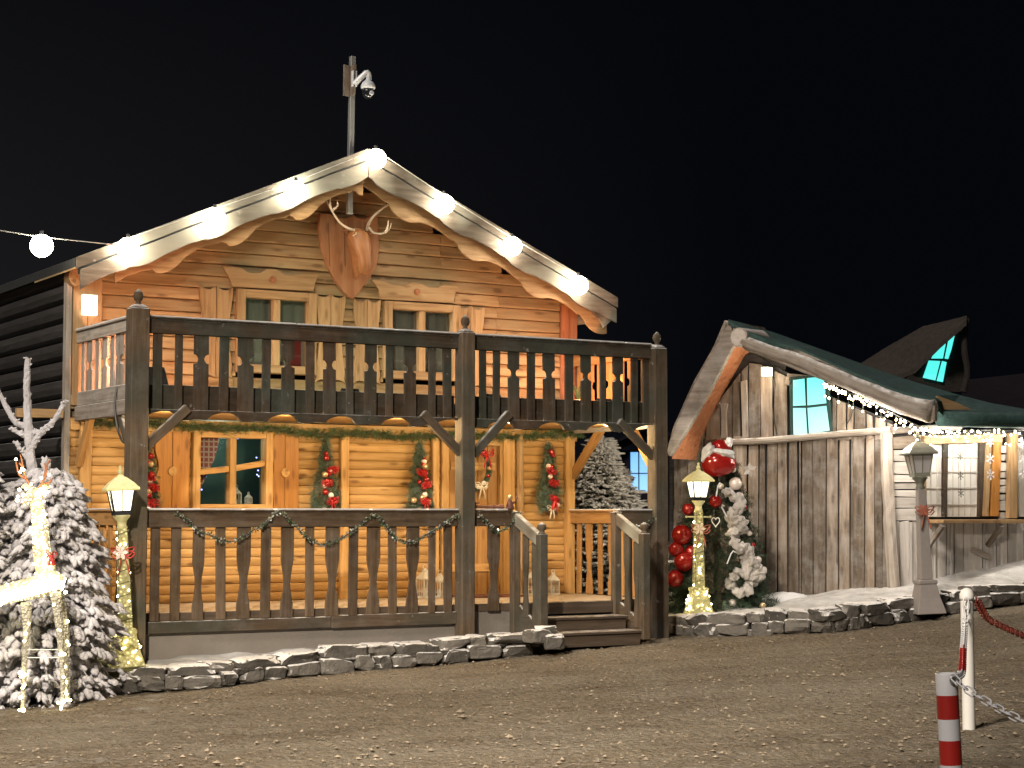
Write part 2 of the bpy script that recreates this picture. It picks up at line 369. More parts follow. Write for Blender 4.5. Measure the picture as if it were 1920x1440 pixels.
def glassmat():
    m, nt, b = newmat('pane_glass'); L = nt.links
    t = N_(nt, 'BsdfTransparent'); gl = N_(nt, 'BsdfGlossy'); gl.inputs['Roughness'].default_value = .04
    mx = N_(nt, 'MixShader'); fr = N_(nt, 'Fresnel'); fr.inputs[0].default_value = 1.5
    L.new(mth(nt, 'MULTIPLY_ADD', fr.outputs[0], 1.0, .04), mx.inputs[0]); L.new(t.outputs[0], mx.inputs[1]); L.new(gl.outputs[0], mx.inputs[2])
    t.inputs[0].default_value = (.90, .92, .91, 1)
    L.new(mx.outputs[0], [n for n in nt.nodes if n.type == 'OUTPUT_MATERIAL'][0].inputs[0])
glassmat()
def plaid():
    m, nt, b = newmat('plaid'); L = nt.links; tc = N_(nt, 'TexCoord'); sx = N_(nt, 'SeparateXYZ'); L.new(tc.outputs['Object'], sx.inputs[0])
    a = mth(nt, 'PINGPONG', mth(nt, 'MULTIPLY', sx.outputs[0], 16), .5); c = mth(nt, 'PINGPONG', mth(nt, 'MULTIPLY', sx.outputs[2], 16), .5)
    L.new(mixc(nt, mth(nt, 'GREATER_THAN', mth(nt, 'MAXIMUM', a, c), .36), (.32, .09, .10), (.5, .42, .42)), b.inputs['Base Color']); b.inputs['Roughness'].default_value = .9
plaid()
def ground_mat():
    m, nt, b = newmat('gravel_lot'); L = nt.links; geo = N_(nt, 'NewGeometry'); p = geo.outputs['Position']
    big = noise_(nt, p, .35, 4, .6); mid = noise_(nt, vec_scaled(nt, p, (1.2, 3.5, 1)), 1.0, 5, .65); fine = noise_(nt, p, 26, 6, .75)
    vo = N_(nt, 'TexVoronoi'); vo.inputs['Scale'].default_value = 42; L.new(p, vo.inputs['Vector'])
    vb = N_(nt, 'TexVoronoi'); vb.inputs['Scale'].default_value = 17; vb.inputs['Randomness'].default_value = 1; L.new(p, vb.inputs['Vector'])
    c = ramp(nt, mid, [(.3, (.17, .128, .078)), (.5, (.245, .195, .128)), (.72, (.32, .265, .185))])
    c = mixc(nt, mth(nt, 'MULTIPLY', ramp(nt, big, [(.40, (0, 0, 0)), (.60, (1, 1, 1))]), .8), c, (.33, .285, .215))
    c = mixc(nt, mth(nt, 'MULTIPLY', ramp(nt, noise_(nt, vec_scaled(nt, p, (.5, .9, 1)), 1.0, 5, .7), [(.46, (0, 0, 0)), (.66, (1, 1, 1))]), .9), c, (.14, .098, .058))
    c = mixc(nt, mth(nt, 'MULTIPLY', ramp(nt, fine, [(.45, (0, 0, 0)), (.7, (1, 1, 1))]), .75), c, (.42, .355, .28))
    c = mixc(nt, mth(nt, 'MULTIPLY', ramp(nt, fine, [(.28, (1, 1, 1)), (.46, (0, 0, 0))]), .8), c, (.06, .045, .032))
    c = mixc(nt, mth(nt, 'MULTIPLY', ramp(nt, vo.outputs['Color'], [(.66, (0, 0, 0)), (.72, (1, 1, 1))]), .5), c, (.30, .275, .24))
    fn = noise_(nt, p, 1.3, 5, .7)
    fl = ramp(nt, fn, [(.60, (0, 0, 0)), (.70, (1, 1, 1))]); sx = N_(nt, 'SeparateXYZ'); L.new(p, sx.inputs[0])
    near = N_(nt, 'MapRange'); near.inputs[1].default_value = -2.2; near.inputs[2].default_value = -3.6; near.inputs[3].default_value = 0; near.inputs[4].default_value = .8; L.new(sx.outputs[0], near.inputs[0])
    c = mixc(nt, mth(nt, 'MULTIPLY', fl, near.outputs[0]), c, (.5, .48, .44))
    L.new(c, b.inputs['Base Color']); b.inputs['Roughness'].default_value = .95; b.inputs['Specular IOR Level'].default_value = .15
    bp = N_(nt, 'Bump'); bp.inputs['Strength'].default_value = 1.0; bp.inputs['Distance'].default_value = .10
    L.new(mth(nt, 'ADD', mth(nt, 'MULTIPLY', fine, 1.0), mth(nt, 'ADD', mth(nt, 'MULTIPLY', vb.outputs['Distance'], -.5), mth(nt, 'ADD', mth(nt, 'MULTIPLY', mid, 1.2), mth(nt, 'MULTIPLY', noise_(nt, p, 9, 5, .7), 1.2)))), bp.inputs['Height']); L.new(bp.outputs[0], b.inputs['Normal'])
ground_mat()

# ================================================================ GROUND
def structure(o): o['kind'] = 'structure'; return o
def axis(lo, hi, step, far):
    a = [lo + i * step for i in range(int(round((hi - lo) / step)) + 1)]
    out = [hi + (far - hi) * (k / 10) ** 2 for k in range(1, 11)]; inn = [lo - (far + lo) * (k / 10) ** 2 for k in range(10, 0, -1)]
    return inn + a + out
xs = axis(-7.2, 8.4, .05, 260); ys = axis(9.6, 26, .05, 260)
mb = MB(); vs = []
for y in ys:
    for x in xs:
        z = gz(x, y)
        if -8 < x < 9 and 9 < y < 27:
            p = Vector((x, y, 0)); z += .020 * noise.noise(p * .9) + .022 * noise.noise(Vector((x * .30 + y * .22, y * 1.25 - x * .25, 3))) + .012 * noise.noise(p * 3.1) + .012 * noise.noise(p * 7.5) + .011 * noise.noise(p * 15) + random.uniform(-.004, .004)
        vs.append((x, y, z))
nx = len(xs); mb.add(vs, [(j * nx + i, j * nx + i + 1, (j + 1) * nx + i + 1, (j + 1) * nx + i) for j in range(len(ys) - 1) for i in range(nx - 1)])
structure(mb.build('ground', 'gravel_lot', smooth=True))
mb = MB()
for i in range(4500):
    y = 10.3 + 13 * random.random() ** 1.35; x = random.uniform(-.30, .30) * y
    r = random.choice((.006, .007, .009, .011, .014, .018)) * random.uniform(.8, 1.3) * (1.5 if random.random() < .02 else 1)
    if math.hypot(x + 4, y - 19) < .5: continue
    mb.blob((x, y, gz(x, y) + .02 * noise.noise(Vector((x, y, 0)) * .9) + r * .35), (r * 1.3, r, r * .65), Matrix.Rotation(random.random() * 6, 3, 'Z'), 0, .3)
tag(mb.build('loose_gravel', 'gravel_stone'), 'loose pale gravel strewn over the brown dirt lot', 'gravel', kind='stuff')

# ================================================================ DRY STONE WALLS WITH THE RAISED BEDS BEHIND
def stone(mb, c, d, rot):
    V0, F0 = ICO[3]; sd_ = Vector((random.uniform(0, 60),) * 3); cl = [Vector((random.gauss(0, 1), random.gauss(0, 1), random.gauss(0, .6))).normalized() for _ in range(4)]
    vs = []; cd = [random.uniform(.86, 1.05) for _ in cl]
    for v in V0:
        p = Vector([math.copysign(abs(x) ** .50, x) for x in v])
        p = Vector([max(-.88, min(.88, x)) for x in p])
        for n_, k in zip(cl, cd):
            e = p.dot(n_) - k
            if e > 0: p -= n_ * e
        p *= 1 + .14 * noise.noise(p * 1.5 + sd_) + .07 * noise.noise(p * 4.2 + sd_)
        vs.append(Vector(c) + rot @ Vector((p.x * d[0] / 2, p.y * d[1] / 2, p.z * d[2] / 2)) * 1.12)
    mb.add(vs, F0)
def stone_wall(name, path, heights, label, courses=2, endpile=0):
    root = empty(name, path[0], 0, label, 'stone wall')
    o = Vector(path[0]); seg = []; L = 0
    for a, b in zip(path, path[1:]): seg.append((L, (Vector(b) - Vector(a)).length, Vector(a), Vector(b))); L += seg[-1][1]
    def at(s):
        for l0, l, a, b in seg:
            if s <= l0 + l or (l0, l, a, b) == seg[-1]:
                t = (s - l0) / l; return a.lerp(b, t), (b - a).normalized(), l0 + l * t
    def hh(s):
        k = s / L * (len(heights) - 1); i = min(int(k), len(heights) - 2); return heights[i] + (heights[i + 1] - heights[i]) * (k - i)
    for c in range(courses):
        s = random.uniform(-.1, 0)
        while s < L:
            ln = random.choice((.2, .27, .34, .42, .5)) * random.uniform(.85, 1.15) * (1.12 if c == 1 else .95)
            m = min(max(s + ln / 2, 0), L); p, t, _ = at(m); H = hh(m); nrm = Vector((-t.y, t.x, 0)).normalized()
            hc = H * random.uniform(.50, .64); z = p.z + (hc * .5 if c == 0 else H * .53 + hc * .34) + random.uniform(-.012, .012)
            if c == 1 and random.random() < .3: hc *= .78
            dp = random.uniform(.26, .36)
            rot = Matrix.Rotation(math.atan2(t.y, t.x) + random.uniform(-.07, .07), 3, 'Z') @ Matrix.Rotation(random.uniform(-.05, .05), 3, 'Y') @ Matrix.Rotation(random.uniform(-.08, .08), 3, 'X')
            mb = MB(); q = p + nrm * (dp / 2 + (0 if c == 0 else random.uniform(-.01, .05)))
            stone(mb, Vector((q.x, q.y, z)) - o, (ln, dp, hc), rot)
            mb.build('stone', 'stone', root)
            if random.random() < .3:
                mb = MB(); stone(mb, Vector((p.x, p.y, p.z + H * random.choice((.12, .5)))) + t * ln * .55 + nrm * .08 - o, (random.uniform(.07, .13), .12, random.uniform(.05, .08)), rot); mb.build('wedge_stone', 'stone', root)
            s += ln * random.uniform(.97, 1.05)
    return root, at, hh, L
def G(X, Y, dz=0): p = gnd(X, Y); p.z = gz(p.x, p.y) + dz; return p
lp = [G(-140, 1301), G(60, 1302), G(240, 1300), G(400, 1291), G(600, 1268), G(740, 1254), G(880, 1240), G(980, 1231), G(1040, 1221)]
wl, atL, hL, LL = stone_wall('stone_wall', lp, [.27, .29, .28, .27, .27, .29, .25, .27, .22], 'low dry stone wall dusted with snow in front of the wooden chalet')
for (X, Y, d, s3) in ((962, 1197, 21.5, (.5, .3, .10)), (1012, 1192, 21.35, (.34, .28, .15)), (1022, 1180, 21.4, (.26, .2, .08)), (932, 1194, 21.6, (.34, .2, .09)), (1038, 1203, 21.3, (.24, .22, .17))):
    mb = MB(); stone(mb, atd(X, Y, d) - Vector(wl.location), s3, Matrix.Rotation(random.uniform(.1, .6), 3, 'Z')); mb.build('stone', 'stone', wl)
def GD(X, d): x = (X - 960) / F * d; return Vector((x, d, gz(x, d)))
rp = [G(1222, 1190), G(1320, 1194), G(1430, 1192), G(1560, 1187), G(1660, 1174), GD(1716, 23.9), GD(1780, 24.3), GD(1850, 24.6), GD(1960, 25.0), GD(2060, 25.3)]
wr, atR, hR, LR = stone_wall('stone_wall', rp, [.25, .27, .28, .29, .30, .33, .28, .28, .28, .28], 'low dry stone wall below the grey plank shed, right of the porch steps')
def bed(name, near, far, mat, n=120, m=36):
    mb = MB(); vs = []
    def at(path, t):
        k = t * (len(path) - 1); i = min(int(k), len(path) - 2); return Vector(path[i]).lerp(Vector(path[i + 1]), k - i)
    for i in range(n + 1):
        a = at(near, i / n); b = at(far, i / n)
        for j in range(m + 1):
            p = a.lerp(b, j / m); p.z += .04 * noise.noise(Vector((p.x, p.y, 0)) * 2.2) + .025 * noise.noise(Vector((p.x, p.y, 3)) * 4.5) + .014 * noise.noise(Vector((p.x, p.y, 5)) * 8)
            vs.append(p)
    mb.add(vs, [(i * (m + 1) + j, (i + 1) * (m + 1) + j, (i + 1) * (m + 1) + j + 1, i * (m + 1) + j + 1) for i in range(n) for j in range(m)])
    return structure(mb.build(name, mat, smooth=True))
def wallback(path, hs, off, dz):
    out = []
    for i, p in enumerate(path):
        t = (Vector(path[min(i + 1, len(path) - 1)]) - Vector(path[max(i - 1, 0)])).normalized(); n = Vector((-t.y, t.x, 0))
        out.append(Vector(p) + n * off + Vector((0, 0, hs[i] + dz)))
    return out
nearL = wallback(lp[:-1], [.27, .29, .28, .27, .27, .29, .25, .2], .13, -.09)
farL = [HO + UX * u + VX * .16 + Vector((0, 0, z)) for u, z in ((-6, -.05), (-1.4, -.02), (0, 0), (.9, .02), (2.1, .05), (3.0, .07), (4.0, .1), (4.6, .1))]
bed('snowy_bed', nearL, farL, 'snowy_earth')
nearR = wallback(rp, [.25, .27, .28, .29, .30, .33, .28, .28, .28, .28], .13, -.06)
farR = [Vector((x, 30, z)) for x, z in ((2.4, .3), (3.2, .36), (4.2, .46), (5.2, .68), (6.0, .90), (6.8, 1.06), (7.8, 1.22), (8.6, 1.3), (9.6, 1.4), (10.6, 1.5))]
for i, p in enumerate(farR): p.y = 27.6
bed('snowy_bank', nearR, farR, 'snow_bank')

# ================================================================ THE CHALET
CH = empty('chalet', HO, TH, 'two storey log chalet with a carved balcony and a lit covered porch', 'chalet')
def P(name, mb, mat, parent=CH, **k): return mb.build(name, mat, parent, **k)
APX = 3.38; ZA = 5.90; SL = .44
def zroof(u): return ZA - SL * abs(u - APX)
WV = 2.0
def rows(z0, z1, per, prof, u_of_z, openings, seams, mb):
    z = z0
    while z < z1 - 1e-4:
        p_ = min(per, z1 - z) if z + per > z1 else per
        a, b = u_of_z(z + p_); a2, b2 = u_of_z(z)
        if b - a > .05:
            segs = [(a, b)]
            for (o0, o1, oz0, oz1) in openings:
                if z + p_ * .5 > oz0 and z + p_ * .5 < oz1:
                    segs = [q for s_ in segs for q in ((s_[0], min(s_[1], o0)), (max(s_[0], o1), s_[1])) if q[1] - q[0] > .01]
            for s0, s1 in segs:
                cuts = [s0] + sorted(c for c in (x + random.uniform(-.02, .02) for x in seams) if s0 + .1 < c < s1 - .1 and random.random() < .6) + [s1]
                for c0, c1 in zip(cuts, cuts[1:]):
                    j = random.uniform(-.003, .003)
                    mb.prism([(v + j if v < WV + .01 else v, z + zz * p_) for v, zz in prof], (c0 + .0015, 0, 0), (0, 1, 0), (0, 0, 1), c1 - c0 - .003, 2)
        z += per
logp = [(WV + .05, 0)] + [(WV - .020 * math.sin(math.pi * s) ** .5, s) for s in (0.02, .12, .3, .5, .7, .88, .98)] + [(WV + .05, 1)]
lapp = [(WV + .05, .0), (WV - .012, .0), (WV - .036, .04), (WV - .036, .12), (WV - .006, .93), (WV + .012, .96), (WV + .05, 1)]
# window openings on the wall plane (u0,u1,z0,z1)
LW = (hp(358, 880, 2)[0], hp(505, 880, 2)[0], 1.57, 2.53)
W1 = (1.93, 2.96, 3.24, 4.25); W2 = (3.92, 4.99, 3.24, 4.22)
DU0, DU1 = 4.80, 5.66
mb = MB(); rows(.49, 2.62, .107, logp, lambda z: (-.1, 6.8), [LW, (DU0, DU1, .4, 2.5)], (1.0, 3.4, 4.6), mb)
P('lower_wall', mb, 'honey_log')
def ugab(z):
    h = (ZA - .06 - z) / SL; return max(-.1, APX - h), min(6.8, APX + h)
mb = MB(); rows(2.74, 5.8, .150, lapp, ugab, [W1, W2], (1.9, 3.5, 4.75, 5.6), mb)
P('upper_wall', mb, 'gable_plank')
# dark shell behind the cladding, rear and right walls
mb = MB(); body = [(-.08, -.3), (6.78, -.3), (6.78, 4.3), (APX, ZA - .12), (-.08, 4.3)]
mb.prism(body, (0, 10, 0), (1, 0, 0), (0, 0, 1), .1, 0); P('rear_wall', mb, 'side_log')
mb = MB(); rows_z = .9
while rows_z < 4.3:
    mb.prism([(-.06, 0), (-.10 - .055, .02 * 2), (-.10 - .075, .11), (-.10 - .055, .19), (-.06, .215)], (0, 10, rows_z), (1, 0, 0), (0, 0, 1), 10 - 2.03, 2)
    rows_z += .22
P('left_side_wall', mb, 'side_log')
mb = MB(); mb.b2(-.16, -.02, 2.05, 10, -.35, .9, 1); P('side_plinth', mb, 'plaster_grey')
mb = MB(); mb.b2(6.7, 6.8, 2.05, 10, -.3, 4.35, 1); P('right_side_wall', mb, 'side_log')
mb = MB(); mb.b2(-.17, -.105, 1.93, 2.03, -.2, 4.36, 2); P('corner_board', mb, 'old_beam')
mb = MB(); mb.b2(-.72, -.18, 1.92, 2.0, 2.63, 2.73, 0); P('outrigger_beam', mb, 'trim_pine', bevel=.006)
mb = MB(); mb.b2(-.1, 6.8, 2.06, 9.9, .3, .40); P('lower_floor', mb, 'deck_board')
mb = MB(); mb.b2(-.05, 6.7, 2.06, 9.9, 2.66, 2.72); P('upper_floor', mb, 'deck_board')
# roof
def slope(u0, u1, dz0, dz1, v0, v1, mb, gd=2):
    mb.prism([(u0, zroof(u0) + dz0), (u1, zroof(u1) + dz0), (u1, zroof(u1) + dz1), (u0, zroof(u0) + dz1)], (0, v1, 0), (1, 0, 0), (0, 0, 1), v1 - v0, gd)
mb = MB(); slope(-.26, APX, .0, .10, 1.36, 10.3, mb); slope(APX, 7.06, 0, .10, 1.36, 10.3, mb); P('roof', mb, 'roof_felt')
mb = MB()
for k in range(9):
    v0 = 1.36 + k * .17
    slope(-.26, APX - .01, -.022, -.002, v0, v0 + .165, mb); slope(APX + .01, 7.02, -.022, -.002, v0, v0 + .165, mb)
P('soffit', mb, 'gable_plank')
def wave(u, per, ph): 
    s_ = ((u + ph) / per) % 1.0
    return -.045 * math.sin(2 * math.pi * s_) - .02 * abs(math.sin(2 * math.pi * s_)) + (.02 if s_ < .08 else 0)
def barge(u0, u1, top, bot, amp, per, ph, v0, t, endcut=0):
    n = 70; pts = []
    for i in range(n + 1):
        u = u0 + (u1 - u0) * i / n; pts.append((u, zroof(u) + top + (endcut * noise.noise(Vector((u * 2.3, 1, 0))) if top < 0 else 0)))
    for i in range(n, -1, -1):
        u = u0 + (u1 - u0) * i / n; pts.append((u, zroof(u) + bot + amp * wave(u, per, ph) + (endcut * noise.noise(Vector((u * 2.3, 1, 0))) if amp == 0 else endcut * noise.noise(Vector((u * 5, 4, 0))))))
    m_ = MB(); return m_.prism(pts, (0, v0 + t, 0), (1, 0, 0), (0, 0, 1), t, 0)
P('inner_barge_board', barge(.24, APX, -.02, -.37, 1.5, .86, .2, 1.47, .03), 'trim_pine', bevel=.003)
P('inner_barge_board', barge(APX, 6.98, -.02, -.37, 1.5, .95, .1, 1.48, .03), 'trim_pine', bevel=.003)
P('barge_board', barge(-.20, APX - .004, -.052, -.25, .5, .86, .5, 1.33, .035, .012), 'barge_wood', bevel=.004)
P('barge_board', barge(APX + .004, 7.04, -.052, -.255, .6, .95, .4, 1.33, .035, .012), 'barge_wood', bevel=.004)
P('verge_board', barge(-.25, APX - .004, .105, -.026, .0, 1, 0, 1.325, .035, .012), 'barge_wood', bevel=.004)
P('verge_board', barge(APX + .004, 7.06, .105, -.026, .0, 1, 0, 1.325, .035, .012), 'barge_wood', bevel=.004)
P('dark_gap_strip', barge(-.22, APX - .004, .08, -.10, 0, 1, 0, 1.362, .01), 'roof_felt')  # dark filler strip added behind the board gap so the crack stays dark
P('dark_gap_strip', barge(APX + .004, 7.03, .08, -.10, 0, 1, 0, 1.362, .01), 'roof_felt')
mb = MB()  # carved pendant tip at the right eave
mb.prism([(6.62, 4.30), (7.06, 4.24), (6.98, 4.08), (6.86, 3.98), (6.80, 4.08), (6.70, 4.16)], (0, 1.40, 0), (1, 0, 0), (0, 0, 1), .03, 0); P('eave_tip', mb, 'barge_wood', bevel=.004)
mb = MB(); mb.tube([(-.10, 1.80, 4.25), (-.10, 2.0, 4.25)], .085, 14, sq=1.3, jit=.04); P('purlin_log', mb, 'trim_pine', smooth=False)
mb = MB(); mb.tube([(7.0 - .12, 1.5, 4.16), (6.88, 2.1, 4.16)], .09, 12); P('purlin_log', mb, 'barge_wood')
# trims on the upper wall
for u0, u1, mat in ((-.09, .075, 'trim_pine'), (.08, .25, 'trim_pine'), (6.55, 6.665, 'red_pine'), (6.67, 6.80, 'red_pine')):
    mb = MB(); mb.b2(u0, u1, 1.915, 1.968, 2.78, min(4.32, 4.36), 2); P('corner_pilaster', mb, mat, bevel=.005)
mb = MB(); mb.b2(-.1, 6.8, 1.93, 1.968, 2.78, 2.90, 0); P('skirting_board', mb, 'trim_pine', bevel=.005)

def window(opn, mull, munt, mat, fw=.10, name='window', back='curtain_upper', slant=0, v=1.90):
    u0, u1, z0, z1 = opn; mb = MB()
    mb.b2(u0 - .01, u0 + fw, v, 2.06, z0, z1, 2); mb.b2(u1 - fw, u1 + .01, v, 2.06, z0, z1, 2)
    mb.b2(u0 + fw, u1 - fw, v + .003, 2.06, z1 - fw, z1, 0); mb.b2(u0 + fw, u1 - fw, v + .003, 2.06, z0, z0 + fw, 0)
    uc = (u0 + u1) / 2; mb.b2(uc - mull / 2, uc + mull / 2, v + .02, 2.05, z0 + fw, z1 - fw, 2)
    if munt:
        for s0, s1, za, zb in ((u0 + fw, uc - mull / 2, munt[0], munt[1]), (uc + mull / 2, u1 - fw, munt[1] + .01, munt[2])):
            mb.prism([(s0, za - .035), (s1, zb - .035), (s1, zb + .035), (s0, za + .035)], (0, 2.045, 0), (1, 0, 0), (0, 0, 1), .11, 0)
    f = P(name, mb, mat, bevel=.006)
    for s0, s1 in ((u0 + fw, uc - mull / 2), (uc + mull / 2, u1 - fw)):
        g = MB(); g.b2(s0 - .01, s1 + .01, 2.0, 2.006, z0 + fw - .01, z1 - fw + .01); g.build('pane', 'pane_glass', f)
    b = MB()
    n = 28; pts = []
    if back:
        for i in range(n + 1):
            u = u0 + .02 + (u1 - u0 - .04) * i / n; pts.append((u, 2.10 + .015 * math.sin(i * 1.7)))
        vs = [(a, c, z) for z in (z0 + .02, z1 - .02) for a, c in pts]
        b.add(vs, [(i, i + 1, n + 2 + i, n + 1 + i) for i in range(n)]); b.build('curtain', back, f, smooth=True)
    return f
window(W1, .09, None, 'trim_pine'); window(W2, .09, None, 'trim_pine')
wl_ = window(LW, .085, (2.035, 2.075, 2.15), 'honey_board', fw=.085, back=None)
mb = MB(); mb.b2(1.2, 1.72, 2.12, 2.13, 1.9, 2.6)
c = MB(); c.prism([(2.76, 3.72), (2.84, 3.72), (2.84, 3.36), (2.68, 3.36), (2.72, 3.5)], (0, 2.09, 0), (1, 0, 0), (0, 0, 1), .01); P('red_curtain', c, 'curtain_red')
c = MB(); c.prism([(LW[0] + .05, 2.5), (LW[0] + .42, 2.5), (LW[0] + .34, 2.2), (LW[0] + .22, 1.95), (LW[0] + .1, 1.7), (LW[0] + .05, 1.6)], (0, 2.12, 0), (1, 0, 0), (0, 0, 1), .012); c.build('plaid_curtain', 'plaid', wl_)
mb = MB(); mb.b2(LW[0] - .4, LW[1] + .4, 2.9, 2.93, 1.2, 2.62); lamp('room_light', 'POINT', ((LW[0] + LW[1]) / 2, 2.45, 2.40), 5, (.75, 1, .85), CH, .1); mb.b2(LW[0] - .4, LW[0] - .37, 2.07, 2.93, 1.2, 2.62); mb.b2(LW[1] + .4, LW[1] + .43, 2.07, 2.93, 1.2, 2.62); P('room_wall', mb, 'room_dark')
c = MB()
for (X, Y) in ((376, 828), (377, 855), (378, 855), (380, 905), (384, 895), (378, 918), (386, 893), (462, 820), (446, 822), (437, 826), (484, 882), (482, 890), (485, 893), (481, 858)):
    u, z = hp(X, Y, 2.2); c.blob((u, 2.2, z), .009, None, 1, 0)
c.build('fairy_light', 'led_blue', wl_)
mb = MB(); mb.b2(LW[0] + .05, LW[1] - .05, 2.06, 2.40, 1.60, 1.64, 0); P('window_shelf', mb, 'honey_board')

def shutter(u0, u1, z0, z1, mat, amp=.24, name='shutter', v=1.925, scal=True, sides=(1, 1), cyc=1):
    um = (u0 + u1) / 2; hw_ = (u1 - u0) / 2; mb = MB(); n = 20
    for sgn in (-1, 1):
        pts = []
        on = sides[0] if sgn < 0 else sides[1]
        for i in range(n + 1):
            s_ = i / n; x = hw_ * (1 - on * amp * (math.sin(math.pi * s_ * cyc) ** 2) - on * amp * .4 * (1 if .03 < s_ < .06 else 0)); pts.append((um + sgn * x, z0 + (z1 - z0) * s_))
        if scal:
            for k in range(1, 8): pts.append((um + sgn * (hw_ * (1 - k / 8)), z1 - .05 * math.sin(math.pi * k / 8)))
            pts.append((um + sgn * .003, z1)); pts.append((um + sgn * .003, z0))
            for k in range(1, 8): pts.append((um + sgn * (.003 + hw_ * k / 8 * .97), z0 + .035 * math.sin(math.pi * k / 8)))
        else: pts += [(um + sgn * .003, z1), (um + sgn * .003, z0)]
        mb.prism(pts, (0, v + .035, 0), (1, 0, 0), (0, 0, 1), .035, 1)
    return P(name, mb, mat, bevel=.004)
for X0, X1, Yt in ((373, 437, 535), (592, 648, 551), (663, 714, 560), (857, 909, 573)):
    u0 = hp(X0, 600, 1.93)[0]; u1 = hp(X1, 600, 1.93)[0]; zt = hp((X0 + X1) / 2, Yt, 1.93)[1]
    shutter(u0, u1, 3.16, zt, 'trim_pine')
def pxpoly(px, v): return [hp(x, y, v) for x, y in px]
for px, ro in (([(417, 498), (440, 500), (455, 503), (463, 510), (474, 512), (488, 511), (500, 504), (514, 504), (524, 508), (533, 515), (545, 517), (557, 515), (566, 513), (598, 515), (592, 528), (588, 546), (436, 537), (430, 520)], (512, 524)),
               ([(697, 525), (722, 527), (736, 534), (750, 536), (762, 533), (770, 529), (790, 532), (804, 538), (820, 539), (832, 534), (861, 537), (854, 550), (850, 568), (714, 561), (710, 542)], (782, 547))):
    mb = MB(); mb.prism(pxpoly(px, 1.89), (0, 1.925, 0), (1, 0, 0), (0, 0, 1), .035, 0); h = P('carved_window_head', mb, 'trim_pine', bevel=.004)
    u, z = hp(ro[0], ro[1], 1.88); r_ = MB(); r_.tube([(u, 1.892, z), (u, 1.872, z)], .042, 14); r_.tube([(u, 1.873, z), (u, 1.860, z)], .024, 12); r_.build('rosette', 'red_pine', h)
mb = MB(); mb.tube([(3.43, 1.94, 3.95), (3.43, 1.955, 3.95)], .07, 16, sq=1); 
# trims on the lower wall
for X0, X1, mat, o_ in ((290, 355, 'orange_board', (1, 0)), (508, 560, 'orange_board', (1, 0))):
    u0 = hp(X0, 880, 1.93)[0]; u1 = hp(X1, 880, 1.93)[0]; s_ = shutter(u0, u1, 1.45, 2.53, mat, .22, scal=False, sides=o_, cyc=2.5)
    um = (u0 + u1) / 2; k = MB(); k.tube([(um, 1.928, 2.04), (um, 1.905, 2.04)], .055, 16); k.build('rosette', 'honey_board', s_)
for X0, X1 in ((640, 655), (812, 824), (945, 966), (1062, 1078), (268, 276), (150, 172)):
    u0 = hp(X0, 880, 1.9)[0]; u1 = hp(X1, 880, 1.9)[0]; mb = MB(); mb.b2(u0, u1, 1.90, 1.965, .49, 2.60, 2); P('wall_pilaster', mb, 'honey_board', bevel=.006)
u0 = hp(976, 880, 1.88)[0]; mb = MB(); mb.tube([(u0 + .0, 1.90, .49), (u0 + .01, 1.895, 1.5), (u0, 1.9, 2.58)], .045, 10); P('wall_log_post', mb, 'trim_pine')
mb = MB(); mb.b2(-.1, 6.8, 1.925, 1.966, 2.50, 2.64, 0); P('frieze_board', mb, 'honey_board', bevel=.005)
# door
mb = MB(); n = 5
for i in range(n):
    a = DU0 + .06 + (DU1 - DU0 - .12) * i / n; b = DU0 + .06 + (DU1 - DU0 - .12) * (i + 1) / n; mb.b2(a + .003, b - .003, 1.985, 2.03, .50, 2.42, 2)
dr = P('door', mb, 'amber_wood', bevel=.004)
d = MB(); d.b2(DU0 - .05, DU0 + .055, 1.93, 2.06, .5, 2.5, 2); d.b2(DU1 - .055, DU1 + .05, 1.93, 2.06, .5, 2.5, 2); d.b2(DU0 + .055, DU1 - .055, 1.932, 2.06, 2.42, 2.5, 0); d.build('door_frame', 'honey_board', dr, bevel=.005)
d = MB(); d.b2(DU0 + .1, DU1 - .1, 1.965, 1.985, .8, .9, 0); d.build('door_ledge', 'honey_board', dr); d = MB(); d.b2(DU0 + .1, DU1 - .1, 1.965, 1.985, 2.1, 2.2, 0); d.build('door_ledge', 'honey_board', dr)
d = MB(); d.tube([(DU1 - .14, 1.985, 1.45), (DU1 - .14, 1.93, 1.45), (DU1 - .24, 1.93, 1.45)], .012, 8); d.b2(DU1 - .165, DU1 - .115, 1.975, 1.984, 1.36, 1.54); d.build('handle', 'dark_iron', dr)
# shield plaque with the carved deer head
SH = empty('deer_head_plaque', HO + UX * 3.42 + VX * 1.93 + Vector((0, 0, 4.8)), TH, 'carved wooden deer head on a shield with real antlers under the gable peak', 'plaque')
def sh(X, Y, v=1.93): u, z = hp(X, Y, v); return (u - 3.42, z - 4.8)
po = [sh(*p) for p in ((597, 400), (612, 401), (628, 407), (641, 411), (650, 409), (658, 404), (667, 409), (680, 411), (690, 405), (703, 402), (707, 430), (707, 470), (702, 500), (690, 523), (672, 545), (657, 562), (641, 549), (622, 523), (609, 497), (598, 460), (594, 430))]
mb = MB(); us = [p[0] for p in po]; 
mb.prism(po, (0, .0, 0), (1, 0, 0), (0, 0, 1), .06, 1); pl = mb.build('shield', 'plaque_wood', SH, bevel=.008)
g_ = MB()
for X in (612, 641, 680): g_.beam((sh(X, 415)[0], -.062, sh(X, 415)[1] - .02), (sh(X + 2, 520)[0], -.062, sh(X, 500)[1]), .006, .006)
g_.build('plank_joint', 'dark_bloom', pl)
mb = MB()
hc = sh(661, 470); hu, hz = hc
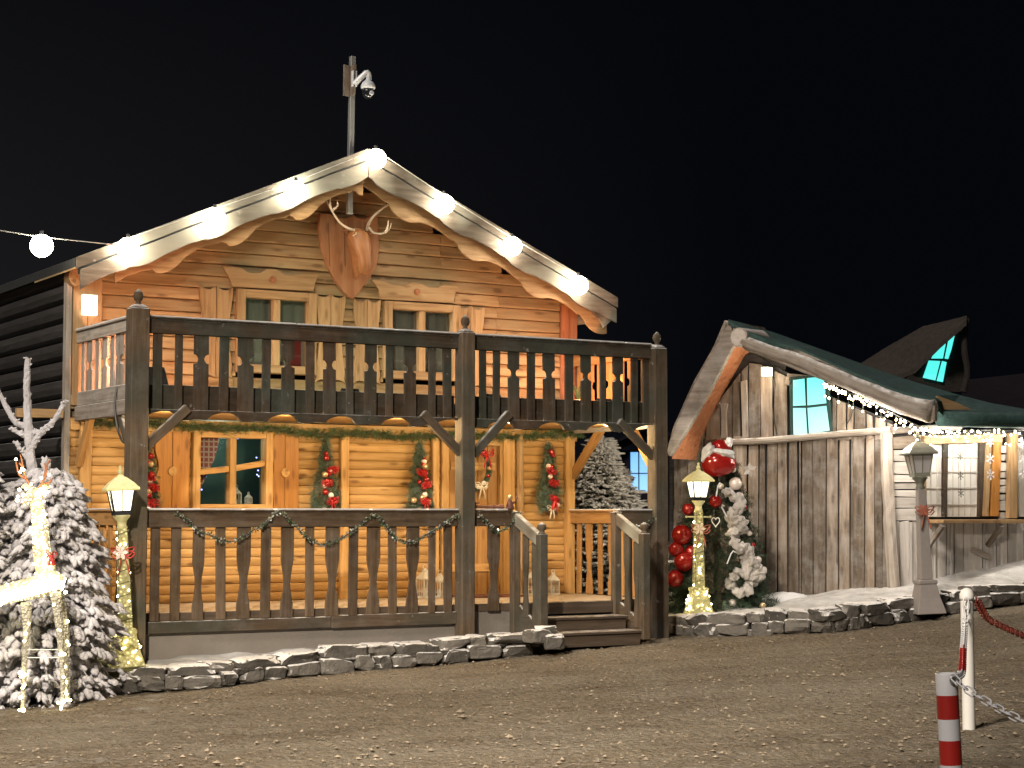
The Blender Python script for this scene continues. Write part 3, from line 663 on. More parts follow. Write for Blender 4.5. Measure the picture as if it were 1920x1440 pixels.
prof = [((hu - .02, -.08, hz + .20), .09), ((hu - .01, -.17, hz + .13), .145), ((hu, -.24, hz + .02), .130), ((hu + .01, -.30, hz - .13), .085), ((hu + .02, -.31, hz - .23), .078), ((hu + .02, -.27, hz - .31), .05)]
sp = smooth_path([p for p, _ in prof], 4); rr = []
for i in range(len(sp)):
    k = i / 4; j = min(int(k), len(prof) - 2); rr.append(prof[j][1] + (prof[j + 1][1] - prof[j][1]) * (k - j))
mb.tube(sp, rr, 14, sq=.9); mb.build('head', 'carved_wood', SH, smooth=True)
mb = MB(); mb.tube(smooth_path([(hu, -.05, hz + .1), (hu + .02, -.09, hz - .12), (hu + .02, -.05, hz - .36)], 4), [.16, .155, .15, .145, .13, .11, .08, .05, .02], 12, sq=.6); mb.build('neck', 'carved_wood', SH, smooth=True)
for sg in (-1, 1):
    mb = MB(); mb.tube([(hu + sg * .09, -.12, hz + .18), (hu + sg * .17, -.13, hz + .22), (hu + sg * .23, -.13, hz + .20)], [.025, .045, .006], 8, sq=.4); mb.build('ear', 'plaque_wood', SH, smooth=True)
    mb = MB(); mb.blob((hu + sg * .085, -.25, hz + .06), .017, None, 2, 0); mb.build('eye', 'black_plastic', SH, smooth=True)
def ant(pts, r0, r1, name='antler'):
    q = [(*sh(X, Y, v), v) for X, Y, v in pts]; sp = smooth_path([(a, v - 1.93, z) for a, z, v in q], 5); n = len(sp)
    return sp, [r0 + (r1 - r0) * i / (n - 1) for i in range(n)]
for br in ([[(678, 432, 1.80), (660, 431, 1.72), (640, 420, 1.62), (625, 400, 1.58), (614, 380, 1.60), (609, 366, 1.64)], [(624, 398, 1.58), (619, 384, 1.55), (620, 367, 1.52)], [(623, 394, 1.58), (633, 386, 1.54), (632, 377, 1.52)], [(663, 432, 1.73), (668, 438, 1.66), (662, 442, 1.62)]],
           [[(688, 432, 1.80), (691, 420, 1.74), (700, 406, 1.64), (716, 392, 1.60), (733, 380, 1.60), (745, 366, 1.62), (745, 352, 1.66)], [(733, 380, 1.60), (733, 366, 1.56), (729, 354, 1.54)], [(692, 426, 1.75), (700, 436, 1.68), (716, 438, 1.62), (729, 431, 1.58), (734, 418, 1.56)], [(722, 437, 1.60), (727, 425, 1.56), (728, 414, 1.54)]]):
    mb = MB()
    for i, b in enumerate(br): sp, rr = ant(b, .021 if i == 0 else .016, .006); mb.tube(sp, rr, 8)
    mb.build('antler', 'antler', SH, smooth=True)
# wall lamp (the white square)
u, z = hp(168, 572, 1.88); mb = MB(); mb.b2(u - .085, u + .085, 1.86, 1.912, z - .115, z + .115); wlmp = tag(mb.build('wall_lamp', 'wall_lamp_glow', None), 'square white lit wall lamp at the top left corner of the facade', 'wall lamp')
wlmp.location = HO; wlmp.rotation_euler = (0, 0, TH)
mb = MB(); mb.tube([(u - .03, 1.856, z + .02), (u - .005, 1.856, z + .012), (u + .03, 1.856, z + .028)], .006, 6); mb.build('bracket_mark', 'black_plastic', wlmp)

# ---------------------------------------------------------------- posts, beams, floors
def post(u, v, z0, z1, wd, finial=True):
    mb = MB(); mb.box((u, v, (z0 + z1) / 2), (wd, wd, z1 - z0)); mb.box((u, v, z1 + .02), (wd * .95, wd * .95, .04), taper=.55)
    p = P('post', mb, 'post_wood', bevel=.012)
    if finial:
        f = MB(); f.lathe([(.03, 0), (.035, .02), (.022, .035), (.045, .06), (.055, .095), (.045, .135), (.02, .165), (.004, .175)], (u, v, z1 + .03), 12); f.build('finial', 'post_wood', p, smooth=True)
    return p
UM = hp(879, 900, -.09)[0]; UR = hp(1241, 900, -.09)[0]
post(0.0, 0, -.12, 3.72, .20); post(UM, 0, -.1, 3.66, .18); post(UR, 0, .0, 3.60, .19)
segs = [(.10, UM - .09), (UM + .09, UR - .095)]
mb = MB()
for a, b in segs:
    # beam with scalloped lower edge
    pts = [(a, 2.655), (b, 2.655)]; n = 160; low = []
    for i in range(n + 1):
        u = b + (a - b) * i / n; s_ = ((u - .99) / .70 + .5) % 1.0 - .5; h = 2.552 + (.085 * math.sqrt(max(0, 1 - (s_ / .26) ** 2)) if abs(s_) < .26 else 0) + .008 * math.sin(s_ * 12)
        low.append((u, h))
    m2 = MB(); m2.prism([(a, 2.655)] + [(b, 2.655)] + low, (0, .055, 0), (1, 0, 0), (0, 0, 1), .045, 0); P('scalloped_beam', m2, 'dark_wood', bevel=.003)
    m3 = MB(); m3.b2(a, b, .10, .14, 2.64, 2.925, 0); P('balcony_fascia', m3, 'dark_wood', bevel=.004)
mb = MB()
for k in range(19): mb.b2(.02, UR - .02, .145 + k * .097, .145 + k * .097 + .094, 2.80, 2.835, 0)
P('balcony_floor', mb, 'deck_board')
mb = MB()
for k in range(12): mb.b2(.02, UR - .02, .145 + k * .153, .145 + k * .153 + .150, 2.66, 2.68, 0)
P('porch_ceiling', mb, 'honey_board')
def bal_wide_top(hw_, z0, z1, zn=3.21, r=.052):
    pts = []
    for sg, rng in ((1, 1), (-1, -1)):
        col = [(hw_, z0), (hw_, zn - r)] + [(hw_ - r * math.cos(a) * .95, zn + r * math.sin(a)) for a in [(-90 + 180 * k / 8) * math.pi / 180 for k in range(9)]] + [(hw_, zn + r), (hw_, z1)]
        col = [(sg * a, b) for a, b in col]; pts += col if sg > 0 else col[::-1]
    return pts
def bal_vase(hw_, z0, z1):
    c = [(hw_, 0), (hw_ * .98, .08), (hw_ * .93, .16), (hw_ * .72, .24), (hw_ * .52, .33), (hw_ * .50, .38), (hw_ * .60, .47), (hw_ * .86, .57), (hw_, .64), (hw_, 1)]
    r_ = [(x, z0 + (z1 - z0) * t) for x, t in c]; return r_ + [(-x, z) for x, z in r_[::-1]]
def railing(name, o, ax, L, zt, rh, z0, items, mat, kind, hx=.05):
    """o: start at local (u,v); ax: direction; items: [(pos, halfwidth, wide)]"""
    ax = Vector(ax); nr = Vector((0, 0, 1)).cross(ax)  # points away from the front for ax=+u
    mb = MB(); a = Vector((o[0], o[1], zt - rh / 2)); mb.beam(a, a + ax * L, rh, .09); mb.beam(a + Vector((0, 0, rh / 2 + .012)), a + ax * L + Vector((0, 0, rh / 2 + .012)), .024, .13)
    r_ = P(name, mb, mat, bevel=.006)
    sn = MB(); q = 0
    while q < L:
        e = min(L, q + random.uniform(.2, .7)); c0 = a + ax * q + Vector((0, 0, rh / 2 + .030)); sn.beam(c0, a + ax * (e - .001) + Vector((0, 0, rh / 2 + .030)), random.uniform(.008, .015), .125); q = e + random.choice((0, 0, .04))
    sn.build('snow_dusting', 'snow', r_)
    for pos, hw_, wide in items:
        c = Vector((o[0], o[1], 0)) + ax * pos; b = MB(); j = random.uniform(-.006, .006); t = .03
        pts = (bal_wide_top(hw_, z0, zt - rh) if kind == 'top' else bal_vase(hw_, z0, zt - rh)) if wide else [(-hw_, z0), (hw_, z0), (hw_, zt - rh), (-hw_, zt - rh)]
        js = random.uniform(.94, 1.06); pts = [(x * js + random.uniform(-.0018, .0018), z) for x, z in pts]; tl = random.uniform(-.007, .007); pts = [(x + tl * (z - z0) / .5, z) for x, z in pts]
        b.prism(pts, c + nr * (t / 2 + j), ax, (0, 0, 1), t, 1); b.build('baluster', mat, r_, bevel=.004)
    return r_
def pxitems(lst, v, u0): 
    out = []
    for x0, x1, wd in lst:
        a = hp(x0, 800, v)[0]; b = hp(x1, 800, v)[0]; out.append(((a + b) / 2 - u0, (b - a) / 2, wd))
    return out
top1 = [(286, 304, 0), (327, 341, 0), (363, 389, 1), (411, 427, 0), (447, 474, 1), (491, 507, 0), (529, 552, 1), (574, 590, 0), (607, 630, 1), (650, 664, 0), (684, 706, 1), (724, 737, 0), (759, 781, 1), (804, 817, 0), (832, 847, 0)]
top2 = [(900, 912, 0), (925, 937, 0), (954, 974, 1), (990, 1004, 0), (1021, 1042, 1), (1060, 1075, 0), (1091, 1109, 1), (1126, 1137, 0), (1150, 1169, 1), (1184, 1196, 0), (1208, 1220, 0)]
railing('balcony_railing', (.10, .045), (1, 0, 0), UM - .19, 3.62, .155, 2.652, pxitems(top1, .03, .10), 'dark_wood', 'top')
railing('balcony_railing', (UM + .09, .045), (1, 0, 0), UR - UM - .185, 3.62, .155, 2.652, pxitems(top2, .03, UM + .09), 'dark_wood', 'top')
side = [(.16 + i * .245, .052 if i % 2 == 0 else .085, i % 2) for i in range(7)]
railing('side_balcony_railing', (0, 1.93), (0, -1, 0), 1.83, 3.62, .13, 2.93, [(p, h, w_) for p, h, w_ in side], 'old_beam', 'top')
railing('side_balcony_railing', (UR - .02, .1), (0, 1, 0), 1.83, 3.62, .13, 2.93, side, 'amber_wood', 'top')
for uu, mt in ((-.01, 'old_beam'), (UR + .0, 'old_beam')):
    mb = MB(); mb.b2(uu - .02, uu + .02, .1, 1.93, 2.77, 2.93, 1); mb.b2(uu - .045, uu + .01, .1, 1.93, 2.60, 2.765, 1); P('side_balcony_fascia', mb, mt, bevel=.006)
# braces
def brace(a, b, wd=.10, t=.07, mat='post_wood'): mb = MB(); mb.beam(a, b, wd, t, up=(0, 0, 1)); return P('brace', mb, mat, bevel=.008)
def b0(X0, Y0, X1, Y1, v=.0, mat='post_wood'):
    a = hp(X0, Y0, v); b = hp(X1, Y1, v); brace((a[0], v, a[1]), (b[0], v, b[1]), mat=mat)
b0(264, 845, 352, 765); b0(872, 858, 792, 775); b0(888, 852, 955, 775); b0(1236, 868, 1160, 790)
brace((0, .06, 2.10), (0, .55, 2.66)); brace((0, 1.93, 2.1), (0, 1.5, 2.64), mat='amber_wood')
brace((UR, .06, 2.05), (UR, .55, 2.64), mat='amber_wood'); brace((UR, 1.95, 2.03), (UR, 1.25, 2.64), wd=.12, mat='amber_wood')
# porch floor, skirt
mb = MB()
for k in range(20): mb.b2(-.02, UR + .02, .105 + k * .094, .105 + k * .094 + .091, .46, .492, 0)
P('porch_floor', mb, 'deck_board')
mb = MB(); mb.b2(.1, 4.72, .085, .103, .40, .488, 0); P('floor_edge_board', mb, 'step_wood')
mb = MB(); mb.b2(.1, 2.3, .035, .075, .275, .40, 0); mb.b2(2.305, UM - .09, .03, .07, .27, .412, 0); P('skirt_board', mb, 'post_wood', bevel=.006)
mb = MB(); mb.b2(.02, 4.74, .10, .13, -.35, .40, 0); P('base_panel', mb, 'plaster_grey')
mb = MB(); mb.b2(6.14, UR + .1, .08, .12, -.2, .46, 0); P('base_panel', mb, 'plaster_grey')
mb = MB(); mb.b2(-.05, -.01, .1, 2.05, -.3, .45, 1); P('base_panel', mb, 'plaster_grey')
mb = MB(); mb.b2(UR - .03, UR + .01, .1, 2.05, -.3, .45, 1); P('base_panel', mb, 'plaster_grey')
low1 = [(286, 302, 0), (324, 341, 0), (363, 386, 1), (410, 427, 0), (447, 471, 1), (492, 510, 0), (529, 552, 1), (576, 591, 0), (612, 637, 1), (655, 672, 0), (690, 714, 1), (731, 746, 0), (763, 786, 1), (805, 817, 0), (834, 849, 0)]
railing('porch_railing', (.10, .045), (1, 0, 0), UM - .19, 1.565, .17, .405, pxitems(low1, .03, .10), 'rail_wood', 'low')
railing('porch_railing', (UM + .09, .045), (1, 0, 0), 4.62 - UM - .09, 1.565, .17, .405, pxitems([(915, 937, 1)], .03, UM + .09), 'rail_wood', 'low')
railing('porch_railing', (6.16, .045), (1, 0, 0), UR - .095 - 6.16, 1.565, .17, .405, [(.17, .05, 0), (.42, .05, 0)], 'post_wood', 'low')
sidel = [(.16 + i * .25, .045 if i % 2 == 0 else .07, i % 2) for i in range(7)]
railing('side_porch_railing', (0, 1.93), (0, -1, 0), 1.83, 1.565, .15, .5, sidel, 'amber_wood', 'low')
railing('side_porch_railing', (UR - .02, .1), (0, 1, 0), 1.83, 1.565, .15, .5, sidel, 'amber_wood', 'low')
# stairs
mb = MB()
mb.b2(4.76, 6.05, -.01, .10, .35, .487, 0); sA = P('riser', mb, 'step_wood')
for z, v0 in ((.325, -.32), (.165, -.62)):
    mb = MB(); mb.b2(4.74, 6.07, v0, v0 + .33, z - .035, z, 0); P('tread', mb, 'step_wood', bevel=.006)
    mb = MB(); mb.b2(4.76, 6.05, v0 + .03, v0 + .05, z - .17, z - .037, 0); P('riser', mb, 'step_wood')
for uu in (4.67, 6.11):
    mb = MB(); mb.prism([(.12, -.1), (-.62, -.1), (-.62, .14), (-.3, .34), (0.02, .5), (.12, .5)], (uu + .02, 0, 0), (0, 1, 0), (0, 0, 1), .04, 0); P('stringer', mb, 'post_wood')
    mb = MB(); mb.box((uu, .0, .78), (.10, .10, 1.52)); mb.box((uu, 0, 1.55), (.12, .12, .03)); P('newel_post', mb, 'post_wood', bevel=.008)
    mb = MB(); mb.box((uu, -.60, .68), (.105, .105, 1.26)); nw = P('newel_post', mb, 'post_wood', bevel=.008)
    f = MB(); f.lathe([(.05, 0), (.035, .015), (.028, .03), (.048, .05), (.055, .08), (.045, .11), (.01, .13)], (uu, -.6, 1.31), 14); f.build('finial', 'post_wood', nw, smooth=True)
    mb = MB(); mb.beam((uu, .05, 1.52), (uu, -.57, 1.23), .14, .07); hr = P('stair_handrail', mb, 'barge_wood', bevel=.008)
    for k, vv in enumerate((-.2, -.4)):
        hb = MB(); hb.prism([(x, z) for x, z in bal_vase(.055, .18 + (.15 if k == 0 else 0), 1.40 + vv * .47)], (uu + .015, vv, 0), (0, 1, 0), (0, 0, 1), .03, 1); hb.build('baluster', 'post_wood', hr, bevel=.004)

# lamps hidden above the porch and the floodlights on the balcony
for i, uu in enumerate((.64, 2.04, 3.44, 4.84, 6.24)):
    mb = MB(); mb.lathe([(.09, 0), (.09, -.015), (.06, -.03), (.02, -.035)], (uu, .30, 2.658), 14); pl_ = P('porch_ceiling_lamp', mb, 'porch_lamp_glow', smooth=True)
    lamp('porch_light', 'POINT', (uu, .30, 2.57), 38, (1, .77, .44), CH, .07)
for (uu, vv, col, e, yaw) in ((.38, .45, (1, .40, .20), 18, 0), (2.7, .40, (.78, .95, .55), 3, 0), (4.6, .40, (1, .80, .55), 2.5, 0), (6.25, .45, (1, .44, .22), 14, 0)):
    f = empty('floodlight', HO + UX * uu + VX * vv + Vector((0, 0, 2.835)), TH, None, 'floodlight', 'floodlights lying on the balcony floor')
    f['label'] = {.38: 'black floodlight behind the left end of the balcony rail', 2.7: 'floodlight on the balcony floor before the left upper window', 4.6: 'floodlight on the balcony floor before the right upper window', 6.25: 'floodlight behind the right end of the balcony rail'}[uu]
    rt = Matrix.Rotation(R(-35), 3, 'X')
    hz_ = .30 if uu == .38 else .12
    mb = MB(); mb.box((0, 0, hz_ * .5 + .02), (.22, .07, hz_), rt); mb.b2(-.10, -.09, -.03, .03, 0, .1); mb.b2(.09, .10, -.03, .03, 0, .1); mb.build('housing', 'black_plastic', f, bevel=.006)
    mb = MB(); mb.box(rt @ Vector((0, .037, 0)) + Vector((0, 0, hz_ * .5 + .02)), (.18, .004, hz_ * .8), rt); mb.build('lit_glass', 'flood_glow', f)
    lp_ = lamp('flood_beam', 'SPOT', (0, .10, hz_ * .5 + .06), e * 6, col, f, .08, spot=R(150))
    lp_.rotation_euler = Vector((0, -.75, -.66)).to_track_quat('Z', 'Y').to_euler()

# ---------------------------------------------------------------- festoon bulbs along the roof and on the wire
FE = empty('festoon_lights', HO, TH, 'string of big glowing round bulbs along the roof edge and the wire to its left', 'string lights')
bp = [(*hp(X, Y + 3, 1.18), 1.18) for X, Y in ((240, 463), (403, 407), (555, 356), (705, 295), (833, 380), (960, 459), (1085, 532))]
bp = [Vector((a, v, b)) for a, b, v in bp]
off = local(FE, atd(78, 461, 20.3))
wa = local(FE, atd(-30, 427, 20.2)); wb = local(FE, atd(78, 444, 20.3)); wc = local(FE, atd(215, 459, 20.6))
cab = [wa, wb, wc] + [p + Vector((0, .02, .12)) for p in bp]
mb = MB(); mb.tube(smooth_path(cab[:3], 5) + cab[3:], .006, 6); mb.build('cable', 'wire_white', FE)
BULBS = [off] + bp
for p in BULBS:
    mb = MB(); mb.blob(p, .125, None, 3, 0); b_ = mb.build('bulb', 'bulb_glow', FE, smooth=True)
    mb = MB(); mb.tube([p + Vector((0, .0, .11)), p + Vector((0, .01, .165))], .022, 10); mb.build('socket', 'black_plastic', b_)

# ---------------------------------------------------------------- CCTV mast
CM = empty('camera_mast', HO + UX * 3.36 + VX * 1.70 + Vector((0, 0, 5.2)), TH, 'white dome security camera on a galvanised square mast above the gable', 'security camera')
def cm(X, Y, v=1.70): u, z = hp(X, Y, v); return Vector((u - 3.36, v - 1.70, z - 5.2))
mb = MB(); mb.beam(cm(655, 402), cm(661, 106), .065, .065, up=(0, 1, 0)); mb.build('mast', 'galvanised', CM, bevel=.004)
a = cm(660, 122); b = cm(659, 180); mb = MB(); mb.beam(cm(662, 123, 1.64), cm(660, 178, 1.64), .13, .03, up=(0, 1, 0)); mb.beam(cm(650, 122, 1.69), cm(649, 180, 1.69), .02, .08, up=(0, 1, 0)); mb.build('back_plate', 'old_plank', CM)
mb = MB(); c = cm(664, 148, 1.60); mb.box(c, (.055, .05, .20)); q = cm(690, 133, 1.5); mb.tube(smooth_path([cm(664, 158, 1.58), cm(676, 146, 1.54), cm(689, 136, 1.5), cm(692, 150, 1.5)], 4), [.035] * 13, 10); mb.build('bracket_arm', 'camera_white', CM, bevel=.003)
c = cm(690, 165, 1.5); mb = MB(); mb.lathe([(.085, -.01), (.09, 0), (.088, .03), (.07, .07), (.035, .095), (.025, .12)], c, 20); mb.build('housing', 'camera_white', CM, smooth=True)
mb = MB(); mb.lathe([(.01, -.135), (.04, -.128), (.062, -.10), (.072, -.06), (.074, -.012)], c, 20); mb.build('dome', 'dark_glass', CM, smooth=True)
mb = MB(); mb.lathe([(.03, 0), (.03, .012), (.02, .014)], (0, 0, 0), 14)
for i, v in enumerate(mb.v): mb.v[i] = Matrix.Rotation(R(78), 3, 'X') @ v + c + Vector((.015, -.066, -.075))
mb.build('lens', 'camera_white', CM)

# ================================================================ FOLIAGE HELPERS
def rdir(): return Vector((random.gauss(0, 1), random.gauss(0, 1), random.gauss(0, 1))).normalized()
def needles(mb, c, n, ln, wd, bias=None, flat=1):
    c = Vector(c)
    for _ in range(n):
        d = rdir(); 
        if bias: d = (d + Vector(bias)).normalized()
        d.y *= flat; s_ = d.cross(rdir()).normalized() * wd; l = ln * random.uniform(.6, 1.2)
        mb.add([c - s_, c + s_, c + d * l + s_ * .3], [(0, 1, 2)])
def sprig(mb, a, d, ln, wd, n=7):
    """a twig of needles fanned along a direction"""
    a = Vector(a); d = Vector(d).normalized(); s_ = d.cross(rdir()).normalized()
    for i in range(n):
        t = i / n; p = a + d * ln * t
        for sg in (-1, 1):
            q = p + (d * .55 + s_ * sg * .8 + rdir() * .25) * ln * .38; k = d * wd
            mb.add([p - k, p + k, q], [(0, 1, 2)], rnd=random.random())
def garland(name, path, label, r=.05, dens=95, mat='needle_green', group=None):
    root = empty(name, HO, TH, label, 'garland', group); mb = MB(); sp = smooth_path(path, 8)
    for a, b in zip(sp, sp[1:]):
        L = (b - a).length
        for _ in range(int(dens * L * 2.2)):
            p = a.lerp(b, random.random()); d = (rdir() + (b - a).normalized() * .6); sprig(mb, p, d, r * random.uniform(.8, 1.5), .0035, 5)
    mb.build('foliage', mat, root); m2 = MB(); m2.tube(sp, .012, 6); m2.build('stem', 'bark', root); return root
path = []
for i in range(24):
    t = i / 23; X = 165 + (1088 - 165) * t; Y = 789 + (817 - 789) * min(1, (X - 165) / 560) + (2.5 * math.sin(i * 1.35)); u, z = hp(X, Y, 1.88); path.append((u, 1.88, z))
garland('garland', path, 'long green fir garland along the top of the chalet ground floor wall', .075, 170)
def bow(mb, c, s_, ax=Vector((1, 0, 0)), tails=True):
    c = Vector(c)
    for sg in (-1, 1):
        for k in range(2):
            up = Vector((0, 0, .35 - .5 * k)); e = c + ax * sg * s_ + up * s_
            mb.tube(smooth_path([c, c + (e - c) * .5 + Vector((0, -.02, .02)), e, c + (e - c) * .5 + Vector((0, -.01, -.045 * s_ / .1)), c], 4), [.006] + [s_ * .13] * 15 + [.006], 6, sq=.35)
        if tails: mb.tube(smooth_path([c, c + Vector((0, -.02, -s_)) + ax * sg * s_ * .3, c + Vector((0, -.01, -s_ * 2.0)) + ax * sg * s_ * .5], 4), [.012, .018, .02, .02, .02, .02, .02, .02, .015], 5, sq=.25)
def swag(u, z0, z1, w1, label, seed, wreath=False):
    random.seed(seed); root = empty('hanging_swag', HO + UX * u + VX * 1.86 + Vector((0, 0, z1)), TH, label, 'swag', 'decorated fir swags on the chalet wall')
    mb = MB(); H = z1 - z0
    for _ in range(900):
        t = random.random() ** .8; hw_ = .02 + w1 * min(1, t * 1.3) * (1 if t < .92 else .7)
        p = Vector((random.uniform(-1, 1) * hw_, random.uniform(-.03, .05), -H * t)); sprig(mb, p, Vector((p.x * 3, -.4, -.7)) + rdir() * .6, .085, .004, 5)
    mb.build('foliage', 'needle_frost', root)
    for k in range(11):
        t = random.uniform(.12, .97); p = (random.uniform(-.8, .8) * w1 * min(1, t * 1.2), -.065, -H * t); mat, r_ = random.choice((('bauble_red', .03), ('bauble_red', .038), ('bauble_gold', .042), ('bauble_white', .036)))
        b = MB(); b.blob(p, r_, None, 2, 0); b.build('bauble', mat, root, smooth=True)
    for t in (.45, .62, .85):
        b = MB(); c = Vector((random.uniform(-.02, .06), -.09, -H * t)); bow(b, c, .075, Vector((1, 0, random.uniform(-.3, .3))), t > .8)
        for _ in range(26): b.add([c + rdir() * .055, c + rdir() * .055, c + rdir() * .055], [(0, 1, 2)])
        b.build('bow', 'ribbon_red', root, smooth=True)
    b = MB(); bow(b, (0, -.07, -H * .98), .07, Vector((1, 0, 0)), True); b.build('bow', 'ribbon_cream', root, smooth=True)
    return root
swag(3.08, 1.56, 2.50, .145, 'fir swag with baubles and red bow, right of the lit lower window', 11)
swag(4.385, 1.56, 2.46, .145, 'fir swag full of red flowers, just left of the middle porch post', 12)
swag(6.31, 1.60, 2.50, .145, 'fir swag with red baubles on the far right end of the porch wall', 13)
swag(hp(277, 900, 1.86)[0], 1.56, 2.30, .10, 'fir swag half hidden by the left porch post', 14)
random.seed(21)
wc_ = hp(888, 878, 1.88); WR = empty('door_wreath', HO + UX * wc_[0] + VX * 1.87 + Vector((0, 0, wc_[1])), TH, 'round fir wreath with red and white baubles on the door behind the post', 'wreath'); mb = MB()
for i in range(700):
    a = random.random() * 6.283; p = Vector((math.cos(a) * .19, 0, math.sin(a) * .23)); sprig(mb, p, Vector((math.cos(a + .8), -.3, math.sin(a + .8))) + rdir() * .7, .08, .004, 5)
mb.build('foliage', 'needle_frost', WR)
for i in range(12):
    a = i * .53; b = MB(); b.blob((math.cos(a) * .19, -.07, math.sin(a) * .23), random.choice((.025, .032)), None, 2, 0); b.build('bauble', random.choice(('bauble_red', 'bauble_gold', 'bauble_white')), WR, smooth=True)
b = MB(); bow(b, (.14, -.09, .2), .1); b.build('bow', 'ribbon_red', WR, smooth=True); b = MB(); bow(b, (.06, -.09, -.22), .09); b.build('bow', 'ribbon_cream', WR, smooth=True)
# tinsel on the porch rail
def tinsel(pts, label, v=-.045):
    root = empty('tinsel_garland', HO, TH, label, 'garland'); sp = smooth_path([(hp(x, y, v)[0], v, hp(x, y, v)[1]) for x, y in pts], 6); mb = MB(); mg = MB()
    for a, b in zip(sp, sp[1:]):
        for _ in range(int((b - a).length * 260)):
            p = a.lerp(b, random.random()) + rdir() * .018; d = rdir() * random.uniform(.015, .03); s_ = d.cross(rdir()).normalized() * .008
            (mb if random.random() < .6 else mg).add([p - s_, p + s_, p + d + s_, p + d - s_], [(0, 1, 2, 3)])
    mb.build('foil_leaves', 'tinsel', root); mg.build('dark_leaves', 'needle_green', root)
    m3 = MB(); m3.tube(sp, .006, 5); m3.build('cord', 'wire_dark', root)
tinsel([(331, 962), (345, 970), (355, 978), (370, 996), (392, 1003), (415, 1013), (430, 1015), (445, 1013), (462, 1003), (477, 993), (495, 985), (505, 972), (522, 960), (535, 967), (552, 985), (565, 998), (577, 1010), (602, 1021), (620, 1016), (640, 1010), (655, 1000), (670, 990), (684, 975), (697, 967), (708, 968), (722, 985), (732, 998), (742, 1010), (758, 1015), (774, 1016), (790, 1009), (805, 1000), (822, 990), (836, 980), (850, 970), (862, 964)], 'tinsel garland in swags along the long left part of the porch railing')
tinsel([(899, 964), (907, 972), (915, 983), (924, 992), (934, 997), (944, 993), (953, 987), (960, 980), (968, 972)], 'short tinsel garland on the rail between middle post and stairs')
tinsel([(1192, 985), (1202, 990), (1212, 985), (1221, 976), (1232, 968)], 'short tinsel garland on the porch rail right of the stairs')
# white candle lanterns
def lantern(u, v, z, h, label):
    root = empty('candle_lantern', HO + UX * u + VX * v + Vector((0, 0, z)), TH + R(random.uniform(-20, 20)), label, 'lantern', 'white candle lanterns'); w_ = h * .21; mb = MB()
    mb.b2(-w_, w_, -w_, w_, 0, h * .05); mb.b2(-w_, w_, -w_, w_, h * .56, h * .60)
    for sx in (-1, 1):
        for sy in (-1, 1): mb.box((sx * w_ * .9, sy * w_ * .9, h * .3), (w_ * .2, w_ * .2, h * .54))
        for t in (-.3, .3):
            mb.box((sx * w_ * .9, t * w_, h * .3), (.006, w_ * .12, h * .5)); mb.box((t * w_, sx * w_ * .9, h * .3), (w_ * .12, .006, h * .5))
        mb.box((sx * w_ * .9, 0, h * .2), (.006, w_ * 1.8, h * .03)); mb.box((0, sx * w_ * .9, h * .2), (w_ * 1.8, .006, h * .03))
    mb.build('frame', 'white_paint', root)
    mb = MB(); mb.lathe([(w_ * 1.5, h * .60), (w_ * 1.1, h * .68), (w_ * .5, h * .80), (w_ * .45, h * .86), (w_ * .15, h * .90), (.003, h * .93)], (0, 0, 0), 4, .5); mb.build('lid', 'white_paint', root)
    mb = MB(); mb.tube([Vector((math.cos(a) * w_ * .4, 0, h * .95 + math.sin(a) * w_ * .4)) for a in [k * .6 for k in range(11)]], .004, 5, cap=False); mb.build('ring', 'white_paint', root)
    mb = MB(); mb.tube([(0, 0, h * .05), (0, 0, h * .3)], w_ * .35, 10); mb.build('candle', 'white_plastic', root)
for X, Yb, h, lb in ((797, 1119, .40, 'taller white lantern of the pair on the deck left of the middle post'), (825, 1118, .33, 'shorter white lantern of the pair on the deck left of the middle post'), (1001, 1112, .37, 'taller white lantern of the pair on the deck by the stairs'), (1037, 1111, .31, 'shorter white lantern of the pair on the deck by the stairs')):
    v = 1.75; u = hp(X, 1100, v)[0]; lantern(u, v, .493, h, lb)
for X, h, lb in ((443, .24, 'taller white lantern standing inside the lit lower window'), (466, .16, 'shorter white lantern standing inside the lit lower window')): lantern(hp(X, 930, 2.22)[0], 2.22, 1.642, h, lb)
# little figure and red stick on the stair end of the porch rail
FG = empty('rail_figurine', HO + UX * 4.60 + VX * .0 + Vector((0, 0, 1.59)), TH, 'small gnome figurine with a golden head on the rail end beside the stairs', 'figurine')
mb = MB(); mb.lathe([(.045, 0), (.05, .02), (.04, .07), (.03, .10), (.015, .12)], (0, 0, 0), 12); mb.build('body', 'dark_bloom', FG, smooth=True)
mb = MB(); mb.blob((0, 0, .145), .034, None, 2, .03); mb.build('head', 'bauble_gold', FG, smooth=True)
mb = MB(); mb.tube([(.035, 0, .07), (.07, -.02, .10), (.09, -.02, .16)], [.012, .010, .012], 6); mb.tube([(-.035, 0, .07), (-.06, -.03, .05)], .012, 6); mb.build('arm', 'dark_bloom', FG, smooth=True)
ST = empty('red_stick', HO + UX * 4.33 + VX * .06 + Vector((0, 0, 1.625)), TH, 'dark red stick with a hooked end lying on the rail right of the middle post', 'stick')
mb = MB(); mb.tube([(-.17, 0, 0), (.2, 0, 0)], .016, 8); mb.tube([(.08, 0, 0), (.22, 0, 0)], .024, 8); mb.build('shaft', 'dark_bloom', ST); mb = MB(); mb.tube([(-.17, 0, -.03), (-.17, 0, .055)], .018, 8); mb.tube([(-.17, 0, .04), (-.11, 0, .045)], .010, 6); mb.build('hook', 'dark_bloom', ST)
DM = MB(); DM.b2(-.42, .42, -.25, .25, 0, .02); dm = tag(DM.build('doormat', 'dark_bloom'), 'dark doormat on the porch deck before the chalet door', 'doormat'); dm.location = HO + UX * 5.2 + VX * 1.6 + Vector((0, 0, .494)); dm.rotation_euler = (0, 0, TH)
